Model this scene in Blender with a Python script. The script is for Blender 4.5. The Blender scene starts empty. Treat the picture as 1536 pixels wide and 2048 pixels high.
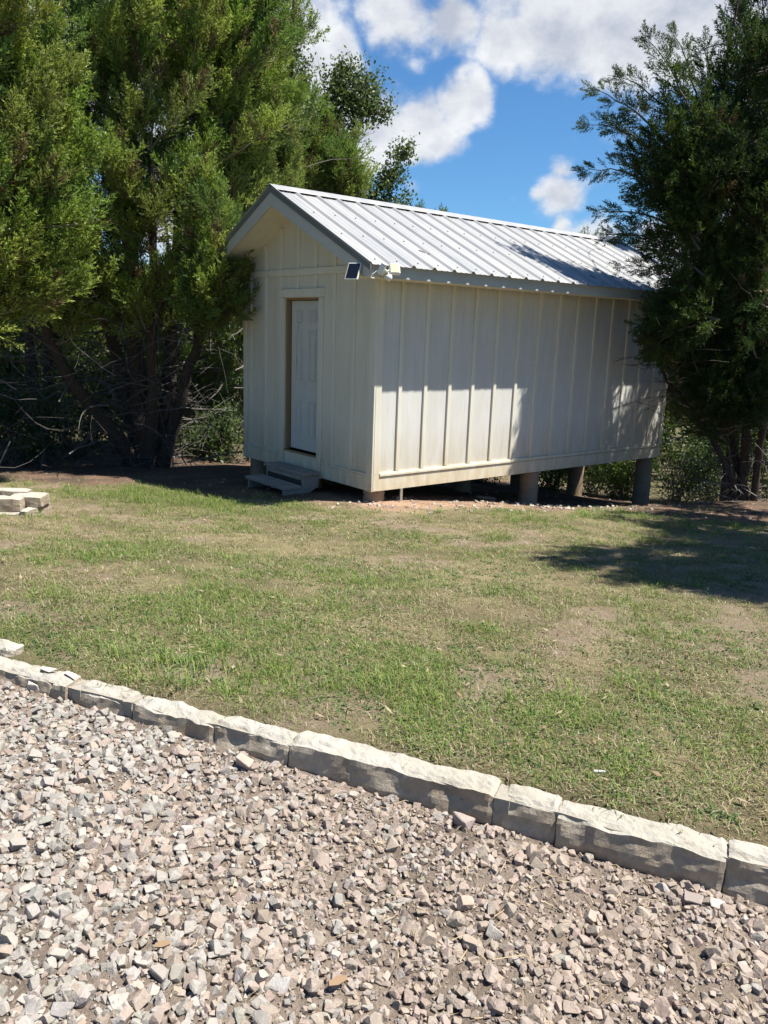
import bpy, bmesh, math, random
import numpy as np
from mathutils import Matrix, Vector
random.seed(7)
rng = np.random.default_rng(7)
S = bpy.context.scene

# ------------------------------------------------------------------ camera
CF, CR, CU = (np.array(v) for v in ((-.75542, .61711, -.22045), (.62580, .77925, .03396), (-.19275, .11231, .97480)))
CP = np.array((7.456, -5.8853, 1.8984)); FPX = 1613.2
cam_d = bpy.data.cameras.new('camera')
cam = bpy.data.objects.new('camera', cam_d); S.collection.objects.link(cam)
fw = Vector(CF).normalized(); rt = Vector(CR); rt = (rt - fw * rt.dot(fw)).normalized(); up = rt.cross(fw)
cam.matrix_world = Matrix(((rt.x, up.x, -fw.x, CP[0]), (rt.y, up.y, -fw.y, CP[1]), (rt.z, up.z, -fw.z, CP[2]), (0, 0, 0, 1)))
cam_d.sensor_fit = 'VERTICAL'; cam_d.sensor_height = 36; cam_d.lens = FPX / 2048 * 36
cam_d.clip_start = .05; cam_d.clip_end = 2000
S.camera = cam
def ray(px, py):
    d = CF * FPX + CR * (px - 768) + CU * (1024 - py)
    return d / np.linalg.norm(d)
def at(px, py, D):                      # point seen there at horizontal distance D
    d = ray(px, py); return CP + d * D / math.hypot(d[0], d[1])

# ------------------------------------------------------------------ light
SUN = np.array((.357, .325, 1.0)); SUN /= np.linalg.norm(SUN)
sun_d = bpy.data.lights.new('sun', 'SUN'); sun_d.energy = 5.0; sun_d.angle = math.radians(.53); sun_d.color = (1, .955, .88)
sun = bpy.data.objects.new('sun', sun_d); S.collection.objects.link(sun)
sun.rotation_euler = Vector(SUN).to_track_quat('Z', 'Y').to_euler()
W = bpy.data.worlds.new('World'); S.world = W; W.use_nodes = True
S.view_settings.view_transform = 'Standard'; S.view_settings.look = 'None'
S.view_settings.exposure = 1.1; S.view_settings.gamma = 1.0; S.view_settings.use_curve_mapping = False
S.cycles.max_bounces = 6; S.cycles.diffuse_bounces = 3; S.cycles.transparent_max_bounces = 8

class NT:
    """tiny node helper"""
    def __init__(s, nt): s.t = nt; nt.nodes.clear()
    def n(s, typ, props=None, **inp):
        nd = s.t.nodes.new(typ)
        for k, v in (props or {}).items(): setattr(nd, k, v)
        for k, v in inp.items():
            key = int(k[1:]) if k[0] == 'i' and k[1:].isdigit() else k.replace('_', ' ')
            s.set(nd.inputs[key], v)
        return nd
    def set(s, sock, v):
        if isinstance(v, bpy.types.NodeSocket): s.t.links.new(v, sock)
        elif isinstance(v, bpy.types.Node): s.t.links.new(v.outputs[0], sock)
        else: sock.default_value = v
    def math(s, op, a, b=0.0, c=None, clamp=False):
        nd = s.t.nodes.new('ShaderNodeMath'); nd.operation = op; nd.use_clamp = clamp
        s.set(nd.inputs[0], a); s.set(nd.inputs[1], b)
        if c is not None: s.set(nd.inputs[2], c)
        return nd.outputs[0]
    def mix(s, f, a, b, mode='MIX'):
        nd = s.t.nodes.new('ShaderNodeMix'); nd.data_type = 'RGBA'; nd.blend_type = mode
        s.set(nd.inputs[0], f); s.set(nd.inputs[6], a); s.set(nd.inputs[7], b)
        return nd.outputs[2]
    def ramp(s, f, stops):
        nd = s.t.nodes.new('ShaderNodeValToRGB'); s.set(nd.inputs[0], f)
        el = nd.color_ramp.elements
        while len(el) < len(stops): el.new(.5)
        for e, (p, c) in zip(el, stops): e.position = p; e.color = (c, c, c, 1) if not hasattr(c, '__len__') else (*c[:3], 1)
        return nd.outputs[0]
    def noise(s, vec, scale, detail=4, rough=.55, dist=0, out=0):
        nd = s.n('ShaderNodeTexNoise', Scale=scale, Detail=detail, Roughness=rough, Distortion=dist)
        if vec is not None: s.set(nd.inputs['Vector'], vec)
        return nd.outputs[out]
    def mapping(s, vec, scale=(1, 1, 1), loc=(0, 0, 0), rot=(0, 0, 0)):
        nd = s.n('ShaderNodeMapping'); s.set(nd.inputs[0], vec)
        nd.inputs['Scale'].default_value = scale; nd.inputs['Location'].default_value = loc; nd.inputs['Rotation'].default_value = rot
        return nd.outputs[0]

# sky: physical sky with clouds, laid out by world direction
w = NT(W.node_tree)
tc = w.n('ShaderNodeTexCoord').outputs['Generated']
nrm = w.n('ShaderNodeVectorMath', {'operation': 'NORMALIZE'}, i0=tc).outputs[0]
sky = w.n('ShaderNodeTexSky', {'sky_type': 'NISHITA'})
sky.sun_disc = False; sky.sun_elevation = math.asin(SUN[2]); sky.sun_rotation = math.atan2(SUN[0], SUN[1])
sky.altitude = 300; sky.air_density = 1.0; sky.dust_density = .35; sky.ozone_density = 2.2
warp = w.noise(nrm, 5.0, 4, .6, out=1)
wv = w.n('ShaderNodeVectorMath', {'operation': 'MULTIPLY_ADD'}, i0=warp, i1=(.10, .10, .10), i2=nrm).outputs[0]
wv = w.n('ShaderNodeVectorMath', {'operation': 'ADD'}, i0=wv, i1=(-.05, -.05, -.05)).outputs[0]
blobs = [  # px, py, radius px, weight
    (560, 150, 170, 1.0), (670, 130, 85, 1.0), (720, 225, 115, 1.0), (850, 250, 82, 1.0), (935, 205, 64, 1.0), (900, 270, 60, .9), (640, 280, 110, .9), (745, 300, 80, .75),
    (800, 10, 90, .9), (900, 30, 70, .85), (1030, 75, 82, 1.0), (1120, 50, 130, 1.0), (1260, 60, 150, 1.0), (1400, 40, 170, 1.0), (1500, 190, 110, .9),
    (1125, 412, 62, .9), (1085, 408, 30, .7), (1130, 360, 40, .50), (1210, 490, 75, .9), (1330, 500, 90, .9), (1450, 520, 100, 1), (1140, 470, 40, .7),
    (845, 122, 26, .32), (1060, 170, 28, .32), (835, 375, 40, .48), (420, 380, 260, .9), (1450, 300, 130, .8), (150, 120, 260, .8), (1180, -140, 260, 1.0), (780, 20, 60, .6)]
acc = None
for px, py, r, wt in blobs:
    c = ray(px, py)
    dd = w.n('ShaderNodeVectorMath', {'operation': 'DISTANCE'}, i0=wv, i1=tuple(c)).outputs['Value']
    v = w.math('MULTIPLY_ADD', dd, -wt / (1.05 * r / FPX), wt)
    acc = v if acc is None else w.math('SMOOTH_MAX', acc, v, .05)
# the rest of the sky goes on with the same kind of broken cloud
clr = w.n('ShaderNodeVectorMath', {'operation': 'DISTANCE'}, i0=nrm, i1=tuple(ray(900, 300))).outputs['Value']
out_f = w.math('SMOOTHSTEP', .45, .75, clr) if False else w.n('ShaderNodeMapRange', {'interpolation_type': 'SMOOTHSTEP'}, Value=clr, From_Min=.45, From_Max=.8).outputs[0]
gen = w.math('MULTIPLY', w.math('SUBTRACT', w.noise(wv, 2.3, 3, .5), .60), w.math('MULTIPLY', out_f, 4.0))
acc = w.math('MAXIMUM', acc, gen)
fb = w.noise(w.mapping(nrm, (1, 1, 1.35)), 11.0, 11, .60)
fb2 = w.noise(nrm, 3.5, 6, .6)
dens = w.math('ADD', w.math('MAXIMUM', acc, -.6), w.math('MULTIPLY', w.math('SUBTRACT', fb, .5), 1.4))
cov = w.n('ShaderNodeMapRange', {'interpolation_type': 'SMOOTHERSTEP'}, Value=dens, From_Min=.08, From_Max=.62).outputs[0]
fine = w.noise(w.mapping(nrm, (1, 1, 1.3), (.03, .02, -.012)), 11.0, 8, .60)       # same noise looked up toward the sun
lit = w.math('MULTIPLY_ADD', w.math('SUBTRACT', fb, fine), 2.6, .55, clamp=True)
core = w.n('ShaderNodeMapRange', {}, Value=dens, From_Min=.35, From_Max=1.25).outputs[0]
lit2 = w.math('SUBTRACT', lit, w.math('MULTIPLY', core, w.math('MULTIPLY', fb2, .75)), clamp=True)
cc = w.mix(lit2, (5.0, 5.4, 6.3, 1), (9.2, 9.3, 9.4, 1))
skyc = w.mix(1.0, sky.outputs[0], (.60, 1.0, 1.32, 1), 'MULTIPLY')
tot = w.mix(w.math('MULTIPLY', cov, .96), skyc, cc)
bg = w.n('ShaderNodeBackground', Color=tot, Strength=.05)
w.t.links.new(bg.outputs[0], w.n('ShaderNodeOutputWorld').inputs[0])

# ------------------------------------------------------------------ materials
MATS = {}
def mat(name, fn, rough=.8, metal=0.0, spec=.5):
    m = bpy.data.materials.new(name); m.use_nodes = True
    t = NT(m.node_tree)
    b = t.n('ShaderNodeBsdfPrincipled'); b.inputs['Roughness'].default_value = rough; b.inputs['Metallic'].default_value = metal
    b.inputs['Specular IOR Level'].default_value = spec
    o = t.n('ShaderNodeOutputMaterial'); t.t.links.new(b.outputs[0], o.inputs[0])
    t.b = b; t.o = o
    t.obj = t.n('ShaderNodeTexCoord').outputs['Object']
    fn(t); MATS[name] = m
    return m
def bump(t, h, strength=.3, dist=.01):
    bn = t.n('ShaderNodeBump', Strength=strength, Distance=dist, Height=h)
    t.t.links.new(bn.outputs[0], t.b.inputs['Normal'])
ALB = .84
def col(t, c): t.set(t.b.inputs['Base Color'], t.mix(1.0, c, (ALB, ALB, ALB, 1), 'MULTIPLY'))
def attr(t, name='col'):
    a = t.n('ShaderNodeAttribute'); a.attribute_name = name; return a

def m_paint(t):
    n1 = t.noise(t.mapping(t.obj, (3, 3, .7)), 2.0, 5, .6)
    n2 = t.noise(t.mapping(t.obj, (60, 60, 2)), 3, 4, .7)
    base = t.mix(t.ramp(n1, [(.35, 0), (.7, 1)]), (.72, .695, .61, 1), (.79, .77, .70, 1))
    base = t.mix(t.math('MULTIPLY', t.ramp(n2, [(.45, 0), (.75, 1)]), .12), base, (.50, .47, .39, 1))
    z = t.n('ShaderNodeSeparateXYZ', Vector=t.n('ShaderNodeNewGeometry').outputs['Position']).outputs[2]
    st = t.n('ShaderNodeMapRange', Value=z, From_Min=.75, From_Max=.0).outputs[0]
    st = t.math('MULTIPLY', st, t.ramp(t.noise(t.mapping(t.obj, (4, 4, 1)), 2.2, 5, .7), [(.3, .15), (.65, 1)]))
    base = t.mix(t.math('MULTIPLY', st, .85), base, (.52, .42, .24, 1))
    dr = t.ramp(t.noise(t.mapping(t.obj, (16, 16, .6)), 2.0, 5, .7), [(.52, 0), (.72, 1)])
    base = t.mix(t.math('MULTIPLY', dr, .28), base, (.44, .40, .32, 1))
    sp = t.ramp(t.noise(t.obj, 22, 6, .75), [(.66, 0), (.78, 1)])
    base = t.mix(t.math('MULTIPLY', sp, .25), base, (.33, .30, .23, 1))
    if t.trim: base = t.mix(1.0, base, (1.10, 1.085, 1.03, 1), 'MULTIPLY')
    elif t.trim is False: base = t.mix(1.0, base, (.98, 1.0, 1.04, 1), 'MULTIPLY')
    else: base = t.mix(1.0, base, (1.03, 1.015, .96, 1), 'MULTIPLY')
    col(t, base); bump(t, t.math('ADD', n2, t.noise(t.obj, 90, 3, .6)), .25, .004)
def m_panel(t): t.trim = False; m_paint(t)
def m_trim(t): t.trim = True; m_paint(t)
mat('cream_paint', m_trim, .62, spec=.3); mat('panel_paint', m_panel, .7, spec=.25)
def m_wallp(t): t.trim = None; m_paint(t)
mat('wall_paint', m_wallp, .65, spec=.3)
def m_fascia(t):  # greyer and darker than the walls: the boards' shade put into the paint
    n1 = t.noise(t.mapping(t.obj, (1, 1, 4)), 3, 5, .6)
    col(t, t.mix(t.ramp(n1, [(.3, 0), (.7, 1)]), (.52, .52, .475, 1), (.58, .58, .535, 1)))
    bump(t, t.noise(t.obj, 60, 4, .6), .15, .004)
mat('fascia_shade_paint', m_fascia, .6, spec=.3)
def m_door(t):
    n1 = t.noise(t.obj, 7, 6, .7)
    base = t.mix(t.ramp(n1, [(.35, 0), (.7, 1)]), (.64, .65, .61, 1), (.70, .71, .67, 1))
    sc = t.ramp(t.noise(t.mapping(t.obj, (1, 1, 1)), 14, 8, .8), [(.68, 0), (.74, 1)])
    col(t, t.mix(t.math('MULTIPLY', sc, .35), base, (.38, .37, .34, 1)))
mat('door_paint', m_door, .5, spec=.4)
def m_metal(t):
    geo = t.n('ShaderNodeNewGeometry').outputs['Position']
    n1 = t.noise(t.mapping(geo, (.35, 3.2, .35)), 1.6, 5, .6)
    n2 = t.noise(t.mapping(geo, (1.2, 9, 1.2)), 3, 5, .7)
    c = t.mix(t.ramp(n1, [(.3, 0), (.7, 1)]), (.32, .33, .34, 1), (.45, .445, .43, 1))
    c = t.mix(t.math('MULTIPLY', t.ramp(n2, [(.5, 0), (.72, 1)]), .35), c, (.38, .33, .27, 1))
    col(t, c)
    t.set(t.b.inputs['Roughness'], t.math('MULTIPLY_ADD', n2, .3, .36))
mat('galvanized_metal', m_metal, .45, .35)
mat('shaded_trim_metal', lambda t: col(t, t.mix(t.noise(t.obj, 5, 4), (.20, .205, .20, 1), (.27, .27, .265, 1))), .5, .4)  # metal darkened, the shaded look of the rake trim put into its colour
def m_bwood(t):
    n = t.noise(t.mapping(t.obj, (30, 30, 2)), 3, 6, .7)
    col(t, t.mix(n, (.22, .13, .06, 1), (.40, .27, .14, 1))); bump(t, n, .3, .003)
mat('bare_wood', m_bwood, .8)
def m_wwood(t):
    n = t.noise(t.mapping(t.obj, (2, 26, 26)), 3, 7, .7)
    n2 = t.noise(t.obj, 6, 5, .65)
    c = t.mix(t.ramp(n, [(.3, 0), (.7, 1)]), (.22, .19, .155, 1), (.46, .42, .35, 1))
    c = t.mix(t.math('MULTIPLY', t.ramp(n2, [(.45, 0), (.7, 1)]), .6), c, (.20, .17, .13, 1))
    col(t, c); bump(t, n, .5, .004)
mat('weathered_wood', m_wwood, .9)
def m_conc(t):
    n = t.noise(t.obj, 5, 8, .7); n2 = t.noise(t.mapping(t.obj, (3, 3, 9)), 2, 4, .6)
    z = t.n('ShaderNodeSeparateXYZ', Vector=t.obj).outputs[2]
    c = t.mix(t.ramp(n, [(.3, 0), (.7, 1)]), (.24, .17, .105, 1), (.40, .30, .20, 1))
    c = t.mix(t.math('MULTIPLY', t.ramp(n2, [(.5, 0), (.7, 1)]), .5), c, (.22, .19, .15, 1))
    c = t.mix(t.n('ShaderNodeMapRange', Value=z, From_Min=.25, From_Max=0).outputs[0], c, (.42, .30, .19, 1))
    col(t, c); bump(t, n, .5, .015)
mat('concrete', m_conc, .9)
def m_stone(t):
    pos = t.n('ShaderNodeNewGeometry').outputs['Position']
    n = t.noise(pos, 12, 10, .72); n2 = t.noise(pos, 3.6, 6, .65); n3 = t.noise(pos, 45, 6, .75)
    nz = t.n('ShaderNodeSeparateXYZ', Vector=t.n('ShaderNodeNewGeometry').outputs['True Normal']).outputs[2]
    c = t.mix(t.ramp(n2, [(.35, 0), (.65, 1)]), (.42, .38, .30, 1), (.50, .47, .41, 1))
    c = t.mix(t.math('MULTIPLY', t.ramp(n, [(.5, 0), (.62, 1)]), .55), c, (.33, .31, .275, 1))
    side = t.mix(t.ramp(n2, [(.4, 0), (.6, 1)]), (.40, .31, .21, 1), (.54, .46, .35, 1))  # brown face staining, also warmed to stand for light bounced off the gravel
    side = t.mix(t.math('MULTIPLY', t.ramp(n, [(.44, 0), (.66, 1)]), .6), side, (.22, .20, .17, 1))
    c = t.mix(t.n('ShaderNodeMapRange', Value=nz, From_Min=.75, From_Max=.35).outputs[0], c, side)
    c = t.mix(t.math('MULTIPLY', t.ramp(n3, [(.62, 0), (.70, 1)]), .6), c, (.16, .15, .14, 1))
    col(t, c); bump(t, t.math('ADD', n, t.math('MULTIPLY', n3, .5)), .7, .02)
mat('limestone', m_stone, .9, spec=.25)
def m_mortar(t):
    pos = t.n('ShaderNodeNewGeometry').outputs['Position']
    n = t.noise(pos, 30, 6, .7); col(t, t.mix(n, (.24, .215, .17, 1), (.42, .38, .31, 1))); bump(t, n, .6, .01)
mat('mortar', m_mortar, .95)
def m_rock(t):
    a = attr(t); pos = t.obj
    n = t.noise(pos, 24, 6, .7); v = t.noise(pos, 60, 3, .6, dist=1.5)
    c = t.mix(t.math('MULTIPLY', t.ramp(n, [(.35, 0), (.7, 1)]), .6), a.outputs['Color'], t.mix(1.0, a.outputs['Color'], (.68, .64, .60, 1), 'MULTIPLY'))
    c = t.mix(t.math('MULTIPLY', t.ramp(v, [(.58, 0), (.64, 1)]), .3), c, (.50, .49, .47, 1))
    col(t, c); bump(t, t.math('ADD', n, v), .6, .006)
mat('rock', m_rock, .88, spec=.3)
def m_ground(t):
    a = attr(t); pos = t.n('ShaderNodeNewGeometry').outputs['Position']
    n = t.noise(pos, 14, 8, .75); n2 = t.noise(pos, 70, 5, .75)
    c = t.mix(t.ramp(n, [(.3, 0), (.7, 1)]), t.mix(1.0, a.outputs['Color'], (.62, .60, .56, 1), 'MULTIPLY'), a.outputs['Color'])
    c = t.mix(t.math('MULTIPLY', t.ramp(n2, [(.52, 0), (.68, 1)]), .5), c, t.mix(1.0, a.outputs['Color'], (1.4, 1.36, 1.3, 1), 'MULTIPLY'))
    col(t, c); bump(t, t.math('ADD', n2, n), .9, .03)
mat('soil', m_ground, .95, spec=.15)
def leafy(name, trans=.3, rough=.55, inst=False):
    def f(t):
        a = attr(t); cc_ = a.outputs['Color']
        if inst:
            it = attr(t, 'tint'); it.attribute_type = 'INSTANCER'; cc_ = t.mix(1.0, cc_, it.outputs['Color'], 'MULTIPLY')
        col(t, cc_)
        tr = t.n('ShaderNodeBsdfTranslucent')
        t.set(tr.inputs[0], t.mix(1.0, cc_, (1.05, 1.14, .58, 1), 'MULTIPLY'))
        mx = t.n('ShaderNodeMixShader', Fac=trans, i1=t.b.outputs[0], i2=tr.outputs[0])
        t.t.links.new(mx.outputs[0], t.o.inputs[0])
    return mat(name, f, rough, spec=.25)
leafy('foliage', .32, inst=True); leafy('turf', .25, .6, inst=True); leafy('grass_blades', .25, .6); leafy('broad_leaves', .35, .42)
def m_bark(t):
    pos = t.n('ShaderNodeNewGeometry').outputs['Position']
    n = t.noise(t.mapping(pos, (34, 34, 3)), 2, 6, .7)
    n2 = t.noise(pos, 3, 3, .6)
    c = t.mix(t.ramp(n, [(.35, 0), (.65, 1)]), (.035, .026, .02, 1), (.14, .105, .08, 1))
    col(t, t.mix(t.math('MULTIPLY', n2, .4), c, (.13, .11, .095, 1))); bump(t, n, .9, .03)
mat('bark', m_bark, .95, spec=.1)
mat('dead_twig', lambda t: col(t, attr(t).outputs['Color']), .9, spec=.1)
mat('beige_plastic', lambda t: col(t, (.78, .76, .66, 1)), .4)
mat('white_plastic', lambda t: col(t, (.82, .81, .76, 1)), .35)
mat('lamp_lens', lambda t: col(t, t.mix(t.ramp(t.n('ShaderNodeTexVoronoi', Vector=t.obj, Scale=70.0).outputs[0], [(.2, 0), (.5, 1)]), (.42, .38, .22, 1), (.62, .58, .40, 1))), .25)
mat('solar_cell', lambda t: col(t, (.006, .008, .016, 1)), .18)
mat('solar_line', lambda t: col(t, (.05, .06, .09, 1)), .3)
mat('dark_mark', lambda t: col(t, (.16, .15, .14, 1)), .8)
mat('gap_shade', lambda t: col(t, (.05, .045, .04, 1)), .9)
def m_chip(t):
    n = t.noise(t.mapping(t.obj, (2, 30, 30)), 3, 5); col(t, t.mix(n, (.20, .12, .06, 1), (.32, .22, .13, 1)))
mat('bark_chip', m_chip, .85)

# ------------------------------------------------------------------ object helpers
COL = S.collection
def empty(name, loc=(0, 0, 0), **kw):
    o = bpy.data.objects.new(name, None); COL.objects.link(o); o.location = loc; o.empty_display_size = .1
    return tag(o, **kw)
def tag(o, label=None, category=None, group=None, kind=None):
    for k, v in (('label', label), ('category', category), ('group', group), ('kind', kind)):
        if v: o[k] = v
    return o
def link(name, me, m, parent=None):
    o = bpy.data.objects.new(name, me); COL.objects.link(o)
    if m and not me.materials: me.materials.append(MATS[m])
    if parent is not None:
        o.parent = parent
        o.matrix_parent_inverse = Matrix.Translation(-world_loc(parent))
    return o
def world_loc(o):
    v = Vector(o.location) 
    if o.parent: v = o.parent and (world_loc(o.parent) + Vector(o.location) - world_loc(o.parent)) if o.location.length else Vector((0, 0, 0))
    return v
class TM:
    """triangle soup with colours, numpy based"""
    def __init__(s): s.v = []; s.f = []; s.c = []; s.n = 0
    def add(s, v, f, c):
        v = np.asarray(v, float).reshape(-1, 3); f = np.asarray(f).reshape(-1, 3)
        c = np.broadcast_to(np.asarray(c, float), (len(v), 3)) if np.ndim(c) == 1 else np.asarray(c).reshape(-1, 3)
        s.v.append(v); s.f.append(f + s.n); s.c.append(c); s.n += len(v)
    def mesh(s, name, smooth=False):
        v = np.concatenate(s.v); f = np.concatenate(s.f); c = np.concatenate(s.c)
        me = bpy.data.meshes.new(name)
        me.vertices.add(len(v)); me.vertices.foreach_set('co', v.astype(np.float32).ravel())
        me.loops.add(f.size); me.loops.foreach_set('vertex_index', f.astype(np.int32).ravel())
        me.polygons.add(len(f)); me.polygons.foreach_set('loop_start', np.arange(0, f.size, 3, dtype=np.int32))
        me.polygons.foreach_set('loop_total', np.full(len(f), 3, dtype=np.int32))
        me.polygons.foreach_set('use_smooth', np.full(len(f), bool(smooth)))
        me.update(calc_edges=True)
        a = me.color_attributes.new('col', 'FLOAT_COLOR', 'POINT')
        a.data.foreach_set('color', np.c_[c, np.ones(len(c))].astype(np.float32).ravel())
        return me
    def build(s, name, m, parent=None, smooth=False): return link(name, s.mesh(name, smooth), m, parent)
def poly_mesh(name, verts, faces):
    me = bpy.data.meshes.new(name); me.from_pydata([tuple(map(float, v)) for v in verts], [], faces); me.update(); return me
BOXF = [(0, 3, 2, 1), (4, 5, 6, 7), (0, 1, 5, 4), (1, 2, 6, 5), (2, 3, 7, 6), (3, 0, 4, 7)]
class PM:
    """polygon collector: boxes and extruded outlines"""
    def __init__(s): s.v = []; s.f = []
    def raw(s, v, f):
        n = len(s.v); s.v += [tuple(map(float, q)) for q in v]; s.f += [tuple(i + n for i in q) for q in f]; return s
    def box(s, x0, x1, y0, y1, z0, z1):
        return s.raw([(x0, y0, z0), (x1, y0, z0), (x1, y1, z0), (x0, y1, z0), (x0, y0, z1), (x1, y0, z1), (x1, y1, z1), (x0, y1, z1)], BOXF)
    def prism_xz(s, pts, y0, y1):       # outline in xz (counter-clockwise seen from -y), extruded along y
        n = len(pts)
        v = [(x, y0, z) for x, z in pts] + [(x, y1, z) for x, z in pts]
        return s.raw(v, [tuple(range(n)), tuple(range(2 * n - 1, n - 1, -1))] + [(i, i + n, (i + 1) % n + n, (i + 1) % n) for i in range(n)])
    def prism_yz(s, pts, x0, x1):
        n = len(pts)
        v = [(x0, y, z) for y, z in pts] + [(x1, y, z) for y, z in pts]
        return s.raw(v, [tuple(range(n - 1, -1, -1)), tuple(range(n, 2 * n))] + [(i, (i + 1) % n, (i + 1) % n + n, i + n) for i in range(n)])
    def tube(s, pts, r, n=8, caps=True):
        pts = [Vector(p) for p in pts]; rs = r if hasattr(r, '__len__') else [r] * len(pts)
        V = []
        for i, p in enumerate(pts):
            d = (pts[min(i + 1, len(pts) - 1)] - pts[max(i - 1, 0)]).normalized()
            a = d.cross(Vector((0, 0, 1)) if abs(d.z) < .95 else Vector((1, 0, 0))).normalized(); b = d.cross(a)
            V += [p + (a * math.cos(2 * math.pi * k / n) + b * math.sin(2 * math.pi * k / n)) * rs[i] for k in range(n)]
        F = [(i * n + k, i * n + (k + 1) % n, (i + 1) * n + (k + 1) % n, (i + 1) * n + k) for i in range(len(pts) - 1) for k in range(n)]
        if caps: F += [tuple(range(n - 1, -1, -1)), tuple((len(pts) - 1) * n + k for k in range(n))]
        return s.raw(V, F)
    def build(s, name, m, parent=None, bevel=0.0, smooth=False):
        me = poly_mesh(name, s.v, s.f)
        bm = bmesh.new(); bm.from_mesh(me)
        bmesh.ops.recalc_face_normals(bm, faces=bm.faces)
        if bevel: bmesh.ops.bevel(bm, geom=[e for e in bm.edges if len(e.link_faces) == 2 and e.calc_face_angle(0) > .5], offset=bevel, segments=1, affect='EDGES')
        bm.to_mesh(me); bm.free()
        if smooth: me.polygons.foreach_set('use_smooth', [True] * len(me.polygons))
        return link(name, me, m, parent)

def euler_from_axis(A, roll):
    A = A / np.linalg.norm(A, axis=1)[:, None]
    ref = np.where(np.abs(A[:, 2:3]) < .9, np.array((0, 0, 1.0)), np.array((1.0, 0, 0)))
    U = np.cross(ref, A); U /= np.linalg.norm(U, axis=1)[:, None]; V = np.cross(A, U)
    c, s_ = np.cos(roll)[:, None], np.sin(roll)[:, None]
    U, V = U * c + V * s_, V * c - U * s_
    return np.stack([np.arctan2(V[:, 2], A[:, 2]), np.arcsin(np.clip(-U[:, 2], -1, 1)), np.arctan2(U[:, 1], U[:, 0])], -1)
_SC = {}
def scatter_group(nv):
    if nv in _SC: return _SC[nv]
    g = bpy.data.node_groups.new('scatter', 'GeometryNodeTree')
    g.interface.new_socket('Geometry', in_out='INPUT', socket_type='NodeSocketGeometry'); g.interface.new_socket('Geometry', in_out='OUTPUT', socket_type='NodeSocketGeometry')
    N = g.nodes; Lk = g.links.new
    gi = N.new('NodeGroupInput'); go = N.new('NodeGroupOutput')
    def named(nm, ty):
        a = N.new('GeometryNodeInputNamedAttribute'); a.data_type = ty; a.inputs['Name'].default_value = nm
        return [o for o in a.outputs if o.enabled and o.name == 'Attribute'][0]
    src = named('src', 'INT')
    def sep(v):
        c = N.new('FunctionNodeCompare'); c.data_type = 'INT'; c.operation = 'EQUAL'
        ins = [i for i in c.inputs if i.enabled]; Lk(src, ins[0]); ins[1].default_value = v
        sp_ = N.new('GeometryNodeSeparateGeometry'); sp_.domain = 'POINT'; Lk(gi.outputs[0], sp_.inputs['Geometry']); Lk(c.outputs[0], sp_.inputs['Selection'])
        return sp_.outputs[0]
    jn = N.new('GeometryNodeJoinGeometry')
    for v in range(nv):
        ti = N.new('GeometryNodeGeometryToInstance'); Lk(sep(v), ti.inputs[0]); Lk(ti.outputs[0], jn.inputs[0])
    ip = N.new('GeometryNodeInstanceOnPoints'); Lk(sep(-1), ip.inputs['Points']); Lk(jn.outputs[0], ip.inputs['Instance'])
    ip.inputs['Pick Instance'].default_value = True; Lk(named('pick', 'INT'), ip.inputs['Instance Index'])
    er = N.new('FunctionNodeEulerToRotation'); Lk(named('rot', 'FLOAT_VECTOR'), er.inputs[0]); Lk(er.outputs[0], ip.inputs['Rotation'])
    Lk(named('scl', 'FLOAT'), ip.inputs['Scale']); Lk(ip.outputs[0], go.inputs[0])
    _SC[nv] = g; return g
def scatter(name, variants, P, eul, scl, tint, pick, m, parent=None):
    '''variants: list of (V, F, C); one object whose geometry nodes repeat them on the points'''
    nv = len(variants); V = np.concatenate([v[0] for v in variants] + [P]); n0 = len(V) - len(P); n = len(V)
    off = np.cumsum([0] + [len(v[0]) for v in variants]); F = np.concatenate([v[1] + o for v, o in zip(variants, off)])
    me = bpy.data.meshes.new(name); me.vertices.add(n); me.vertices.foreach_set('co', V.astype(np.float32).ravel())
    me.loops.add(F.size); me.loops.foreach_set('vertex_index', F.astype(np.int32).ravel()); me.polygons.add(len(F))
    me.polygons.foreach_set('loop_start', np.arange(0, F.size, 3, dtype=np.int32)); me.polygons.foreach_set('loop_total', np.full(len(F), 3, dtype=np.int32)); me.polygons.foreach_set('use_smooth', np.zeros(len(F), bool)); me.update(calc_edges=True)
    def att(nm, ty, arr, key):
        a = me.attributes.new(nm, ty, 'POINT'); a.data.foreach_set(key, arr.ravel())
    z = lambda k: np.zeros((n0, k))
    att('src', 'INT', np.concatenate([np.full(len(v[0]), i) for i, v in enumerate(variants)] + [np.full(len(P), -1)]).astype(np.int32), 'value')
    att('pick', 'INT', np.r_[np.zeros(n0), nv - 1 - pick].astype(np.int32), 'value')
    att('rot', 'FLOAT_VECTOR', np.r_[z(3), eul].astype(np.float32), 'vector')
    att('scl', 'FLOAT', np.r_[np.zeros(n0), scl].astype(np.float32), 'value')
    one = lambda a: np.c_[a, np.ones(len(a))]
    att('tint', 'FLOAT_COLOR', np.r_[one(z(3)), one(tint)].astype(np.float32), 'color')
    att('col', 'FLOAT_COLOR', np.r_[one(np.concatenate([v[2] for v in variants])), one(np.zeros((len(P), 3)))].astype(np.float32), 'color')
    o = link(name, me, m, parent)
    md = o.modifiers.new('scatter', 'NODES'); md.node_group = scatter_group(nv)
    return o

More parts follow.
